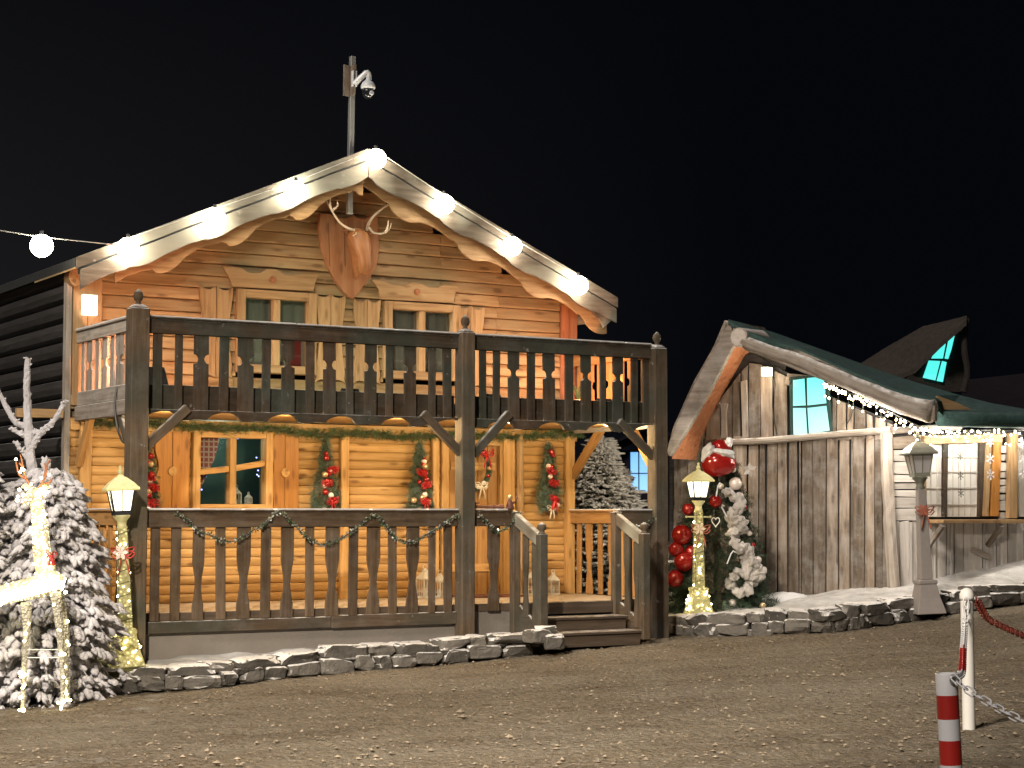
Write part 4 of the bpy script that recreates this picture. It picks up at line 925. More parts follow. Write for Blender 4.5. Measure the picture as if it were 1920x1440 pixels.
PL = empty('potted_plant', HO + UX * 6.35 + VX * 1.2 + Vector((0, 0, 2.836)), TH, 'small leafy plant on the right end of the balcony', 'plant'); mb = MB()
mb.lathe([(.06, 0), (.085, .16), (.09, .17)], (0, 0, 0), 12); mb.build('pot', 'bauble_gold', PL, smooth=True); mb = MB()
for k in range(14): a = k * .9; mb.tube(smooth_path([(0, 0, .15), (math.cos(a) * .08, math.sin(a) * .08, .34), (math.cos(a) * .2, math.sin(a) * .2, .30 + .1 * random.random())], 3), [.01, .012, .012, .01, .008, .004, .002], 5, sq=.3)
mb.build('leaves', 'needle_green', PL)
# loose cable hanging at the left balcony corner
mb = MB(); mb.tube(smooth_path([(-.03, .55, 2.92), (-.07, .5, 2.70), (-.06, .42, 2.45), (-.05, .25, 2.30), (-.03, .13, 2.36)], 6), .012, 6); cb = tag(mb.build('loose_cable', 'black_plastic'), 'black cable hanging in a loop below the left balcony corner', 'cable'); cb.location = HO; cb.rotation_euler = (0, 0, TH)

# ================================================================ LAMP POSTS
def lamp_post(base, lean, h, lit, label, bowcol, rz=.3, grey=False):
    random.seed(int(h * 100)); root = empty('lamp_post', base, rz, label, 'street lamp', 'old style lantern posts'); root.rotation_euler = (0, lean, rz); k = h / 2.0
    mt = 'glowing_lamp_paint' if lit else 'lamp_grey'; ms = mt if lit else 'lamp_pink_grey'
    def L4(prof, o=(0, 0, 0), n=4): m_ = MB(); m_.lathe([(r_ * 1.414 * k, z * k) for r_, z in prof], o, n, .5); return m_
    L4([(.17, 0), (.165, .03), (.125, .18), (.098, .33), (.108, .34), (.108, .375), (.09, .385)]).build('base', 'lamp_shaft' if lit else ms, root, bevel=.005)
    L4([(.068, .385), (.062, .7), (.052, 1.2), (.045, 1.42)]).build('shaft', 'lamp_shaft' if lit else ms, root, bevel=.006)
    cu = MB(); cu.lathe([(.04 * k, 1.40 * k), (.058 * k, 1.42 * k), (.045 * k, 1.45 * k), (.05 * k, 1.49 * k), (.085 * k, 1.53 * k), (.09 * k, 1.55 * k)], (0, 0, 0), 14); cu.build('collar', mt, root, smooth=True)
    g = L4([(.076, 1.56), (.118, 1.80)]); g.build('glass', 'lantern_glow' if lit else 'frost_glass', root)
    f = MB()
    for sx in (-1, 1):
        for sy in (-1, 1): f.beam((sx * .080 * k, sy * .080 * k, 1.55 * k), (sx * .122 * k, sy * .122 * k, 1.81 * k), .014, .014)
        f.beam((sx * .079 * k, 0, 1.56 * k), (sx * .121 * k, 0, 1.80 * k), .010, .010); f.beam((0, sx * .079 * k, 1.56 * k), (0, sx * .121 * k, 1.80 * k), .010, .010)
        f.box((sx * .084 * k, 0, 1.575 * k), (.015, .18 * k, .045 * k)); f.box((0, sx * .084 * k, 1.575 * k), (.18 * k, .015, .045 * k))
    f.build('frame', 'dark_iron' if lit else 'lamp_grey', root)
    rf = L4([(.128, 1.80), (.172, 1.805), (.172, 1.825), (.125, 1.88), (.055, 1.94), (.03, 1.95), (.03, 1.965), (.012, 1.97)]); r_ = rf.build('lamp_roof', mt, root, bevel=.004)
    fi = MB(); fi.lathe([(.012 * k, 1.965 * k), (.03 * k, 1.985 * k), (.026 * k, 2.01 * k), (.012 * k, 2.03 * k), (.02 * k, 2.045 * k), (.004, 2.065 * k)], (0, 0, 0), 12); fi.build('finial', mt, r_, smooth=True)
    bar = MB(); bar.tube([(-.17 * k, 0, 1.33 * k), (.17 * k, 0, 1.33 * k)], .009, 8); bar.blob((-.17 * k, 0, 1.33 * k), .018, None, 1, 0); bar.blob((.17 * k, 0, 1.33 * k), .018, None, 1, 0)
    if h > 0 and not grey and lit > 1: bar.build('ladder_bar', mt, root, smooth=True)
    if lit:
        m_ = MB(); wv = MB()
        for i in range(64):
            z = random.uniform(.06, 1.42) * k if i % 3 else random.uniform(.04, .34) * k; hw_ = (.165 - .19 * z / k if z < .34 * k else .066 - .018 * z / k) * k; a = random.choice((0, 1, 2, 3)); q = random.uniform(-.8, .8) * hw_
            p = [(q, -hw_ - .008, z), (-hw_ - .008, q, z), (q, hw_ + .008, z), (hw_ + .008, q, z)][a]; m_.blob(p, random.choice((.009, .012, .015)), None, 1, 0)
        m_.build('fairy_light', 'led_warm', root)
        n = 130; pts = []
        for i in range(n):
            t = i / n; z = (.38 + 1.02 * t) * k; hw_ = (.076 - .02 * t) * k; a = t * 2 * math.pi * 8; c_, s_ = math.cos(a), math.sin(a); m = max(abs(c_), abs(s_)); pts.append((c_ / m * hw_, s_ / m * hw_, z))
        wv.tube(pts, .003, 4)
        for j in range(4): wv.tube([(math.cos(j * 1.57 + .78) * .10 * k, math.sin(j * 1.57 + .78) * .10 * k, .4 * k), (math.cos(j * 1.57 + .78) * .07 * k, math.sin(j * 1.57 + .78) * .07 * k, 1.4 * k)], .003, 4)
        wv.build('light_cord', 'wire_dark', root)
        lamp('lantern_light', 'POINT', (0, 0, 1.9 * k + .3), 0.01, (1, .85, .55), root, .1)
    b = MB(); ax = Vector((math.cos(-rz), math.sin(-rz), 0)); fr = Vector((-ax.y, ax.x, 0)) * -1; c = fr * .09 + Vector((0, 0, 1.17 * k))
    bow(b, c + ax * .02, .12, ax); b.build('bow', bowcol[0], root, smooth=True)
    b = MB()
    for i in range(6): a = i * 1.047; d = ax * math.cos(a) + Vector((0, 0, math.sin(a))); s_ = d.cross(fr) * .022; q = c + fr * .03; b.add([q, q + d * .05 + s_, q + d * .085, q + d * .05 - s_], [(0, 1, 2, 3)])
    b.build('flower', bowcol[1], root)
    return root
p1 = atd(237, 1246, 19.35); p1.z = -.02
lamp_post(p1, R(-2.6), 2.0, 1, 'lit lantern post wrapped in fairy lights beside the left porch post', ('ribbon_red', 'bauble_white'), .35)
p2 = atd(1310, 1155, 24.0)
lamp_post(p2, R(.3), 1.9, 2, 'lit lantern post wrapped in fairy lights before the decorated tree', ('rust_ribbon', 'ribbon_cream'), .25)
p3 = atd(1738, 1150, 23.9)
lamp_post(p3, R(-2.2), 2.24, 0, 'unlit grey lantern post leaning in front of the shed counter', ('rust_ribbon', 'rust_ribbon'), .15, True)

# ================================================================ LIGHT REINDEER
random.seed(31)
DE = empty('light_reindeer', gnd(80, 1335), 0, 'glowing white wire reindeer wrapped in lights at the left edge of the lot', 'reindeer figure')
dd = DE.location.y; SC = dd / F
def dp(X, Y, dy=0): p = atd(X, Y, dd + dy); return p - Vector(DE.location)
def strut(pts, r, n=10): m_ = MB(); m_.tube(smooth_path(pts, 4), [a for a in r], n, jit=.06); return m_
def radii(rs, n=4):
    out = []
    for i in range(len(rs) - 1): out += [rs[i] + (rs[i + 1] - rs[i]) * k / n for k in range(n)]
    return out + [rs[-1]]
bd = [(-260, 1165, .5), (-160, 1140, .35), (-60, 1128, .25), (20, 1112, .12), (80, 1098, .02), (104, 1092, -.02), (112, 1100, -.02)]
body = strut([dp(*b) for b in bd], radii([.07, .10, .10, .095, .115, .11, .03])); 
nk = [(90, 1100, 0), (82, 1050, -.02), (76, 1000, -.03), (72, 960, -.03), (66, 936, -.05)]
bo = body.build('body', 'deer_body', DE, smooth=True)
m_ = strut([dp(*b) for b in nk], radii([.10, .09, .078, .066, .055])); m_.build('neck', 'deer_body', DE, smooth=True)
m_ = strut([dp(72, 930, -.02), dp(64, 926, -.10), dp(52, 936, -.22), dp(44, 944, -.28)], radii([.055, .065, .045, .025])); hd = m_.build('head', 'deer_body', DE, smooth=True)
for sg in (-1, 1): e = strut([dp(68 + sg * 8, 918, -.05), dp(68 + sg * 20, 912, -.04), dp(68 + sg * 28, 914, -.04)], radii([.015, .028, .006])); e.build('ear', 'deer_body', hd, smooth=True)
legs = [[(50, 1130, .02), (50, 1180, 0), (46, 1240, 0), (44, 1300, 0), (42, 1334, 0)], [(104, 1110, -.10), (112, 1180, -.10), (116, 1240, -.1), (118, 1290, -.1), (116, 1326, -.1)], [(108, 1110, .12), (122, 1180, .14), (126, 1240, .14), (127, 1290, .14), (126, 1312, .14)], [(-180, 1150, .4), (-175, 1200, .4), (-185, 1260, .4), (-183, 1320, .4)], [(-230, 1150, .7), (-235, 1200, .7), (-225, 1260, .7), (-228, 1300, .7)]]
for lg in legs: q = [dp(*b) for b in lg]; m_ = strut(q, radii([.055, .036, .026, .022, .022][:len(q)])); m_.build('leg', 'leg_mesh', DE, smooth=True)
m_ = MB()
for Y in (1218, 1233): m_.tube([dp(50, Y, 0), dp(116, Y, -.1)], .005, 6)
m_.build('cross_wire', 'wire_white', DE)
m_ = MB(); m_.tube([dp(120, 1095, -.1), dp(60, 1108, -.12), dp(-40, 1132, .02), dp(-160, 1160, .2)], [.03, .045, .05, .04], 8); m_.tube([dp(20, 1118, -.05), dp(-30, 1150, .0), dp(-120, 1200, .2)], [.03, .03, .03], 8); m_.build('light_tube', 'deer_tube', DE, smooth=True)
for sg, pts in ((-1, [[(62, 918), (48, 895), (42, 868), (38, 852)], [(50, 898), (36, 890), (30, 866)], [(44, 876), (36, 868)]]), (1, [[(72, 918), (84, 895), (90, 868), (96, 862)], [(82, 898), (86, 882), (84, 868)], [(76, 908), (92, 905), (98, 896)]])):
    m_ = MB()
    for i, b in enumerate(pts): q = [dp(x, y, -.05 - sg * .03) for x, y in b]; m_.tube(smooth_path(q, 3), radii([.014, .011, .008, .005][:len(q)], 3), 6)
    m_.build('antler', 'red_pine', DE, smooth=True)
m_ = MB()
def led_on(P_, n, r, hw_):
    sp = smooth_path([dp(*b) for b in P_], 6)
    for _ in range(n):
        p = random.choice(sp) + Vector((random.uniform(-1, 1) * hw_, -hw_ * random.uniform(.6, 1.1), random.uniform(-.06, .06))); m_.blob(p, r * random.uniform(.7, 1.2), None, 1, 0)
led_on(nk, 60, .013, .085); led_on(bd[2:], 60, .015, .14); led_on([(40, 930, -.1), (66, 925, -.1), (86, 925, -.1)], 16, .018, .06)
for lg in legs[:3]: led_on([b for b in lg], 15, .015, .04)
for X, Y in ((30, 861), (38, 885), (41, 879), (44, 881), (78, 896), (34, 931), (58, 908), (92, 890)): m_.blob(dp(X, Y, -.07), .014, None, 1, 0)
m_.build('fairy_light', 'led_warm', DE, kind='stuff')
m_ = MB(); bow(m_, dp(97, 1040, -.1), .05); m_.build('bow', 'ribbon_red', DE, smooth=True)

# ================================================================ FLOCKED SPRUCES
def clump(mb, p, d, ln, r, sub=1):
    d = Vector(d).normalized(); sd_ = d.cross(Vector((0, 0, 1)))
    if sd_.length < .1: sd_ = Vector((1, 0, 0))
    sd_.normalize(); p = Vector(p)
    for k in (-2, -1, 0, 1, 2):
        dd_ = (d + sd_ * k * .42 + rdir() * .16).normalized(); l = ln * (.62 if abs(k) == 2 else .85 if abs(k) == 1 else 1.1) * random.uniform(.8, 1.2)
        rot = dd_.to_track_quat('X', 'Z').to_matrix(); mb.blob(p + dd_ * l * .45, (l * .55, r * .66, r * .6), rot, sub, .3, 5)
def flocked(name, loc, H, Rb, label, droop, n, mat, seed, cs=1, z0=.1, leader=.12, trunkr=.06, group=None, shp=.8, cl=.125, cr=.038):
    random.seed(seed); root = empty(name, loc, 0, label, 'fir tree', group); mb = MB(); gb = MB(); nb = int(n)
    for i in range(nb):
        t = ((i + random.random()) / nb) ** .82; z = H * (z0 + (1 - z0 - .04) * t); rad = Rb * (1 - t) ** shp * random.uniform(.78, 1.1) + .06; a = i * 2.399 + random.uniform(-.3, .3)
        dr = Vector((math.cos(a), math.sin(a), 0)); sd_ = Vector((-dr.y, dr.x, 0)); o = Vector((0, 0, z)); L = rad; steps = max(2, int(L / (.085 * cs)))
        dz = -droop * (1 - t) + .25 * t
        gb.tube([o, o + dr * L * .5 + Vector((0, 0, dz * L * .4)), o + dr * L + Vector((0, 0, dz * L))], [.014, .01, .005], 5)
        for s_ in range(steps):
            q = (s_ + .7) / steps
            if q < .25: continue
            c = o + dr * L * q + Vector((0, 0, dz * L * q * (.6 + .4 * q)))
            for sg in (-1, 0, 1):
                wd = (1 - q * .6) * L * .42; k = random.uniform(.5, 1)
                cc = c + sd_ * sg * wd * k + Vector((0, 0, -abs(sg) * .03 - random.random() * .03)); dirv = dr + sd_ * sg * .7 + Vector((0, 0, -droop * (1.1 if sg else .5) * random.uniform(.4, 1.4)))
                clump(mb, cc, dirv, cl * cs * random.uniform(.7, 1.3), cr * cs * random.uniform(.7, 1.3))
                needles(gb, cc + Vector((0, 0, -.03)), 5, .07 * cs, .006, dirv)
    for k in range(int(H * 10)):
        z = H * (.80 + .2 * k / (H * 10)); clump(mb, (random.uniform(-.02, .02), random.uniform(-.02, .02), z), (random.uniform(-.3, .3), random.uniform(-.3, .3), 1), .10, .035)
    mb.build('flocked_crown', mat, root, smooth=True); gb.build('branches', 'needle_grey' if mat == 'flock' else 'needle_dark', root)
    tr = MB(); tr.tube([(0, 0, -.1), (0, 0, H * .5), (0, 0, H)], [trunkr, trunkr * .6, .015], 9); tr.build('trunk', 'bark', root, smooth=True); return root
lt = atd(78, 1282, 18.9); lt.z = -.08
FT = flocked('flocked_spruce', lt, 2.15, .84, 'white flocked spruce with drooping branches behind the glowing reindeer', 1.0, 165, 'flock', 41, 1.0, .06, shp=.5, cl=.15, cr=.047)
# bare flocked leader shoots rising out of the crown
m_ = MB()
def fp(X, Y, d=18.9): return atd(X, Y, d) - Vector(lt)
for pts, r_ in (([(62, 900), (56, 840), (52, 780), (50, 720), (52, 672)], (.055, .045, .04, .035, .028)), ([(56, 845), (74, 815), (100, 790), (122, 752)], (.04, .035, .032, .02)), ([(54, 800), (28, 790), (0, 740), (-14, 715)], (.035, .035, .035, .02)), ([(55, 812), (80, 808), (102, 790)], (.03, .028, .015)), ([(55, 822), (36, 812), (20, 802)], (.03, .028, .015)), ([(60, 870), (44, 850), (30, 832)], (.03, .028, .015))):
    sp = smooth_path([fp(*p) for p in pts], 8); n = len(sp); m_.tube(sp, [r_[0] + (r_[-1] - r_[0]) * i / (n - 1) for i in range(n)], 8, jit=.18)
    for p in sp: clump(m_, p, rdir() + Vector((0, 0, .6)), .045, .02)
m_.build('leader_shoots', 'flock', FT)
l2 = atd(-62, 1290, 18.4); l2.z = -.1
flocked('flocked_spruce', l2, 2.75, .50, 'edge of a second flocked spruce cut off by the left side of the photo', .6, 60, 'flock', 42, 1.0, .1)
bt = atd(1128, 1120, 27.5); bt.z = .3
kl = lamp('spruce_fill', 'SPOT', (2.9, 24.6, 3.0), 130, (1, .88, .72), None, .15, spot=R(52)); kl.rotation_euler = (Vector((2.9, 24.6, 3.0)) - Vector((1.4, 27.4, 1.6))).to_track_quat('Z', 'Y').to_euler()  # fill light added to brighten the spruce; no lamp stands here
flocked('flocked_spruce', bt, 2.45, 1.15, 'broad snowy spruce seen past the right end of the porch', .05, 230, 'flock_warm', 43, .95, .02, trunkr=.07, cl=.17, cr=.032, shp=1.05)
bt = atd(1218, 1120, 28.6); bt.z = .3
flocked('flocked_spruce', bt, 1.0, .6, 'low snowy spruce below the blue window behind the porch', .1, 45, 'flock_warm', 44, .9, .02)

# distant kiosk with the blue lit window
KI = empty('kiosk', atd(1212, 1100, 36), R(-6), 'dark kiosk with a bright blue window far behind the right porch post', 'kiosk'); KI.location.z = .2
kx = lambda X: (X - 1212) / F * 36
kz = lambda Y: EYE + (962 - Y) / F * 36 - .2
m_ = MB(); m_.b2(-.75, .9, .05, 2.4, 0, 2.55); m_.build('wall', 'night_roof', KI); m_ = MB(); m_.prism([(-1.0, 2.5), (.1, 3.1), (1.15, 2.5), (.1, 2.98)], (0, 2.6, 0), (1, 0, 0), (0, 0, 1), 2.9, 2); m_.build('roof', 'night_roof', KI)
m_ = MB(); m_.b2(0, .40, 0, .02, 0, 1.0); wn = m_.build('window', 'blue_window', KI); wn.location = (kx(1183), 0, kz(922)); wn.scale = (.85, 1, kz(848) - kz(922))
m_ = MB()
for x in (-.02, .18, .40): m_.b2(x, x + .025, -.03, -.005, -.02, 1.02)
m_.b2(-.02, .42, -.032, -.006, .45, .475); m_.build('frame', 'night_roof', wn)
for i, X in enumerate((1200, 1208)):
    pass

# ================================================================ DECORATED TREE
random.seed(51)
TB = atd(1346, 1152, 24.9); TB.z = .16
CT = empty('christmas_tree', TB, 0, 'dark green christmas tree with red globes and pale gauze ribbon behind the right lamp', 'christmas tree')
def tp(X, Y, dy=-.3): return atd(X, Y, 24.9 + dy) - Vector(TB)
m_ = MB(); g2 = MB(); Ht = 2.2
for i in range(4200):
    t = random.random() ** 1.25; a = random.random() * 6.283; r_ = (.60 * (1 - t) ** .8 + .06) * random.uniform(.55, 1.05) * (1 + .15 * math.sin(a * 5 + t * 30)); p = Vector((math.cos(a) * r_, math.sin(a) * r_ * .9, .05 + t * Ht))
    d = Vector((math.cos(a), math.sin(a), -.35)) + rdir() * .5; sprig(m_ if random.random() < .93 else g2, p, d, .15, .006, 6)
m_.build('foliage', 'needle_dark', CT); g2.build('frosted_tips', 'needle_frost', CT)
m_ = MB(); m_.tube([(0, 0, -.1), (0, 0, 1.2), (0, 0, 2.2)], [.06, .04, .01], 8); m_.build('trunk', 'bark', CT)
for X, Y, r_, mt in ((1278, 1003, .135, 'bauble_red'), (1283, 1052, .135, 'bauble_red'), (1266, 1085, .115, 'bauble_red'), (1290, 955, .08, 'bauble_red'), (1296, 1035, .09, 'bauble_red'), (1342, 940, .085, 'bauble_red'), (1268, 1030, .10, 'bauble_red'), (1379, 907, .085, 'bauble_white'), (1374, 880, .045, 'bauble_white'), (1396, 951, .035, 'bauble_red'), (1405, 1000, .035, 'bauble_white'), (1421, 1050, .05, 'bauble_white'), (1374, 1130, .05, 'bauble_white'), (1352, 912, .04, 'bauble_white'), (1412, 1022, .03, 'bauble_red'), (1430, 1135, .04, 'bauble_gold')):
    m_ = MB(); m_.blob(tp(X, Y, -.42), r_, None, 3, .015); m_.build('bauble', mt, CT, smooth=True)
# gauze ribbon: a crumpled band winding down the right side
gp = [(1362, 925), (1384, 932), (1390, 950), (1374, 965), (1372, 985), (1392, 975), (1394, 995), (1374, 1000), (1382, 1025), (1400, 1035), (1396, 1055), (1410, 1052), (1424, 1070), (1416, 1085), (1400, 1072), (1378, 1082), (1374, 1100), (1392, 1110), (1408, 1098)]
sp = smooth_path([tp(x, y, -.50 + .05 * math.sin(i * 2.1)) for i, (x, y) in enumerate(gp)], 6); m_ = MB()

for i, p in enumerate(sp[::3]):
    m_.blob(p + rdir() * .02, (.085 * random.uniform(.6, 1.25), .05, .065 * random.uniform(.7, 1.2)), Matrix.Rotation(random.random() * 3, 3, 'Y'), 3, .38, 3)
m_.build('gauze_ribbon', 'gauze', CT, smooth=True)
for X, Y, a in ((1345, 918, 10), (1357, 958, -28), (1368, 1045, 22)):
    m_ = MB(); q = tp(X, Y, -.62); ax = Vector((math.sin(R(a)), 0, math.cos(R(a)))); n = 6
    m_.tube([q - ax * .09, q + ax * .05, q + ax * .08 + Vector((.02, 0, .01)), q + ax * .08 + Vector((.045, 0, -.01))], .009, 7); m_.build('candy_cane', 'white_plastic', CT)
m_ = MB(); hp_ = [tp(1342 + 7.5 * 1.6 * math.sin(t) ** 3 * .62, 978 - .62 * (13 * math.cos(t) - 5 * math.cos(2 * t) - 2 * math.cos(3 * t) - math.cos(4 * t)), -.7) for t in [k * 6.283 / 24 for k in range(25)]]; m_.tube(hp_, .007, 6, cap=False); m_.build('heart_wire', 'wire_white', CT)
m_ = MB()
for k in range(5): q = tp(1406, 881, -.45); a = k * 1.1 + .5; d = Vector((math.cos(a), 0, math.sin(a))); s_ = Vector((-d.z, 0, d.x)) * .03; m_.add([q, q + d * .05 + s_, q + d * .10, q + d * .05 - s_], [(0, 1, 2, 3)])
m_.build('white_leaf', 'gauze', CT)
# red ball with snow and a smaller cap on top
m_ = MB(); m_.blob(tp(1346, 868, -.45), (.235, .22, .19), None, 3, .05); tb = m_.build('tree_top_ball', 'bauble_red', CT, smooth=True)
m_ = MB(); m_.blob(tp(1352, 838, -.42), (.13, .13, .10), None, 3, .08); m_.build('ball_cap', 'bauble_red', tb, smooth=True)
m_ = MB(); m_.blob(tp(1357, 851, -.55), (.16, .12, .065), Matrix.Rotation(R(12), 3, 'Y'), 3, .2); m_.blob(tp(1327, 848, -.52), (.07, .10, .12), Matrix.Rotation(R(25), 3, 'Y'), 3, .2); m_.blob(tp(1367, 830, -.5), (.055, .06, .06), None, 2, .3); m_.build('snow_cap', 'snow', tb)
sk = MB(); sk.blob((0, 0, .06), (.34, .2, .17), None, 3, .15); s_ = tag(sk.build('snow_heap', 'snow', smooth=True), 'small heap of dirty snow at the foot of the shed, right of the decorated tree', 'snow heap'); q = atd(1466, 1142, 25.2); s_.location = q

# ================================================================ THE SHED
random.seed(61)
C0 = atd(1672, 1115, 25.0)
GA, WA = R(38), R(30)
GX = Vector((math.cos(GA), -math.sin(GA), 0)); GN = Vector((math.sin(GA), math.cos(GA), 0))   # gable wall: X axis towards the corner, N away from camera
WX = Vector((math.cos(WA), math.sin(WA), 0)); WN = Vector((-math.sin(WA), math.cos(WA), 0))
SHED = empty('plank_shed', C0, 0, 'crooked grey plank shed with a cyan window and a serving counter', 'shed')
LO = Vector(C0)
def sg(X, Y, off=0): return onp(X, Y, C0 + GN * off, GN) - LO
def sw(X, Y, off=0): return onp(X, Y, C0 + WN * off, WN) - LO
def poly3(name, pts, nrm, t, mat, parent=SHED, gd=1, bevel=.004, mb=None):
    """prism from 3-D points lying in one plane, thickened away from the camera"""
    o = pts[0]; nrm = Vector(nrm).normalized(); X = Vector((nrm.y, -nrm.x, 0)).normalized(); Y = nrm.cross(X) * -1
    if Y.z < 0: Y = -Y
    q = [((p - o).dot(X), (p - o).dot(Y)) for p in pts]; N = X.cross(Y); m_ = mb or MB(); m_.prism(q, o, X, Y, t * (1 if N.dot(nrm) > 0 else -1), gd)
    return None if mb else m_.build(name, mat, parent, bevel=bevel)
def gpx(name, px, off, t, mat, gd=1, parent=SHED, **k): return poly3(name, [sg(x, y, off) for x, y in px], GN, t, mat, parent, gd, **k)
def wpx(name, px, off, t, mat, gd=1, parent=SHED, **k): return poly3(name, [sw(x, y, off) for x, y in px], WN, t, mat, parent, gd, **k)
# lower planks of the gable wall
xs_ = [1262, 1290, 1318, 1345, 1372, 1400, 1421, 1436, 1457, 1476, 1497, 1502, 1524, 1548, 1572, 1594, 1600, 1621, 1640, 1655, 1672]
mb = MB()
for a, b in zip(xs_, xs_[1:]):
    j0, j1 = random.uniform(-2, 2), random.uniform(-2, 2); of = random.uniform(-.02, .012) - (.02 if b - a < 8 else 0)
    e_ = random.choice((.3, 1.0, 2.0, 3.2)); pts = [(a + e_ + j0, 818), (b - 1.2 + j1, 818), (b - 1.0 + random.uniform(-1.5, 1.5), 1112 + random.uniform(-4, 8)), (a + 1 + random.uniform(-1.5, 1.5), 1112 + random.uniform(-4, 8))]
    gpx('x', pts, of, .03, 'old_plank', mb=mb)
mb.build('gable_planks', 'old_plank', SHED, bevel=.004)
gpx('wall_backing', [(1255, 1140), (1672, 1130), (1672, 790), (1560, 745), (1420, 668), (1395, 665), (1255, 850)], .045, .05, 'side_log', gd=0)
mb = MB()
up = [(1290, 1322), (1324, 1350), (1352, 1372), (1374, 1388), (1391, 1400), (1403, 1425), (1427, 1448), (1451, 1476), (1560, 1567), (1569, 1585), (1588, 1598), (1602, 1622), (1626, 1636), (1640, 1660), (1662, 1672)]
def rl(X): return 672 + (1405 - X) * 1.30 if X < 1405 else 668 + (X - 1405) * .46
for a, b in up:
    if a == 1560: mb.build('upper_planks', 'old_plank', SHED, bevel=.004); mb = MB()
    gpx('x', [(a, 826), (b, 822), (b + random.uniform(-2, 2), rl(b) + 6), (a + random.uniform(-2, 2), rl(a) + 6)], random.uniform(-.02, .015), .03, 'old_plank', mb=mb)
mb.build('upper_planks', 'old_plank', SHED, bevel=.004)
mb = MB()
for px in ([(1350, 757), (1364, 757), (1361, 775), (1363, 820), (1351, 822), (1353, 780)], [(1388, 716), (1400, 712), (1402, 820), (1392, 822)]): gpx('x', px, -.05, .03, 'old_beam', mb=mb)
mb.build('rough_stud', 'old_beam', SHED, bevel=.004)
gpx('upper_board', [(1476, 700), (1565, 708), (1562, 730), (1470, 722)], -.035, .03, 'old_plank', gd=0)
mb = MB(); mb.tube(smooth_path([sg(1366, 829, -.05), sg(1440, 826, -.05), (sg(1520, 819, -.05)), sg(1600, 812, -.05), sg(1672, 806, -.05)], 4), .06, 10, sq=.8, jit=.08); mb.build('cross_beam', 'old_beam', SHED)
mb = MB(); mb.tube(smooth_path([sg(1662, 812, -.03), sg(1664, 900, -.04), sg(1670, 1000, -.05), sg(1678, 1122, -.06)], 5), [.085] * 16, 8, jit=.12); mb.build('corner_post', 'old_beam', SHED)
# cyan window
fr_ = gpx('window', [(1479, 706), (1551, 700), (1561, 814), (1482, 820)], -.035, .04, 'teal_roof', gd=0)
for px in ([(1487, 713), (1508, 710), (1510, 760), (1487, 761)], [(1513, 709), (1544, 706), (1549, 756), (1514, 760)], [(1487, 765), (1510, 765), (1513, 814), (1488, 815)], [(1514, 765), (1549, 761), (1555, 807), (1517, 813)]):
    m_ = MB(); pts = [sg(x, y, -.045) for x, y in px]; zc = min(p.z for p in pts); poly3('x', pts, GN, .008, 'cyan_window', mb=m_); o_ = m_.build('pane', 'cyan_window', fr_)
for mn in ('cyan_window',):
    for n in M[mn].node_tree.nodes:
        if n.type == 'MAP_RANGE': n.inputs[1].default_value = sg(1520, 812).z; n.inputs[2].default_value = sg(1520, 715).z
mb = MB(); mb.box(sg(1438, 697, -.12), (.11, .12, .12), Matrix.Rotation(-GA, 3, 'Z')); fl = mb.build('small_floodlight', 'lantern_glow', SHED); lamp('gable_light', 'POINT', sg(1425, 705, -.38), 9, (1, .82, .6), SHED, .06)
mb = MB(); mb.tube(smooth_path([sg(1438, 702, -.06), sg(1450, 712, -.05), sg(1448, 760, -.05), sg(1456, 815, -.06)], 5), .008, 5); mb.tube(smooth_path([sg(1600, 755, -.04), sg(1598, 775, -.06), sg(1588, 795, -.06)], 5), .008, 5); mb.build('loose_wire', 'wire_dark', SHED)
# roof : front barge plane stands forward of the gable wall
BO = -.75
def sb(X, Y, off=BO): return onp(X, Y, C0 + GN * off, GN) - LO
top = [(1365, 601), (1400, 622), (1440, 640), (1500, 655), (1560, 682), (1620, 708), (1680, 733), (1730, 748), (1752, 752)]
bot = [(1752, 790), (1735, 790), (1700, 775), (1650, 756), (1600, 734), (1550, 716), (1500, 697), (1450, 676), (1395, 656)]
m_ = MB(); poly3('x', [sb(*p) for p in top + bot], GN, .10, 'old_beam', mb=m_, gd=0); m_.build('right_barge_log', 'old_beam', SHED, bevel=.015)
m_ = MB(); sp = smooth_path([sb(x, y, BO + .02) for x, y in ((1395, 640), (1450, 660), (1500, 676), (1560, 702), (1620, 728), (1690, 757), (1748, 772))], 4); m_.tube(sp, radii([.085, .085, .09, .10, .11, .13, .155]), 12, jit=.06); m_.build('right_barge_pole', 'old_beam', SHED, smooth=True)
m_ = MB(); poly3('x', [sb(*p) for p in ((1358, 600), (1368, 604), (1378, 640), (1340, 712), (1300, 785), (1256, 856), (1250, 850), (1262, 800), (1300, 715), (1335, 655))], GN, .09, 'old_beam', mb=m_, gd=0); m_.build('left_barge_board', 'old_beam', SHED, bevel=.01)
m_ = MB(); m_.tube(smooth_path([sb(1372, 648, BO + .05), sb(1330, 735, BO + .08), sb(1262, 838, BO + .1)], 6), [.03] * 13, 9, jit=.08); m_.build('left_barge_pole', 'old_beam', SHED)
# ridge log with its sawn end
r0 = sb(1385, 632, BO - .05); m_ = MB(); m_.tube([r0, r0 + GN * .6], .135, 18, jit=.03); rdl = m_.build('ridge_log', 'old_beam', SHED)
m_ = MB(); m_.tube([r0 - GN * .004, r0 - GN * .008], .12, 18); m_.build('sawn_end', 'pale_siding', rdl)
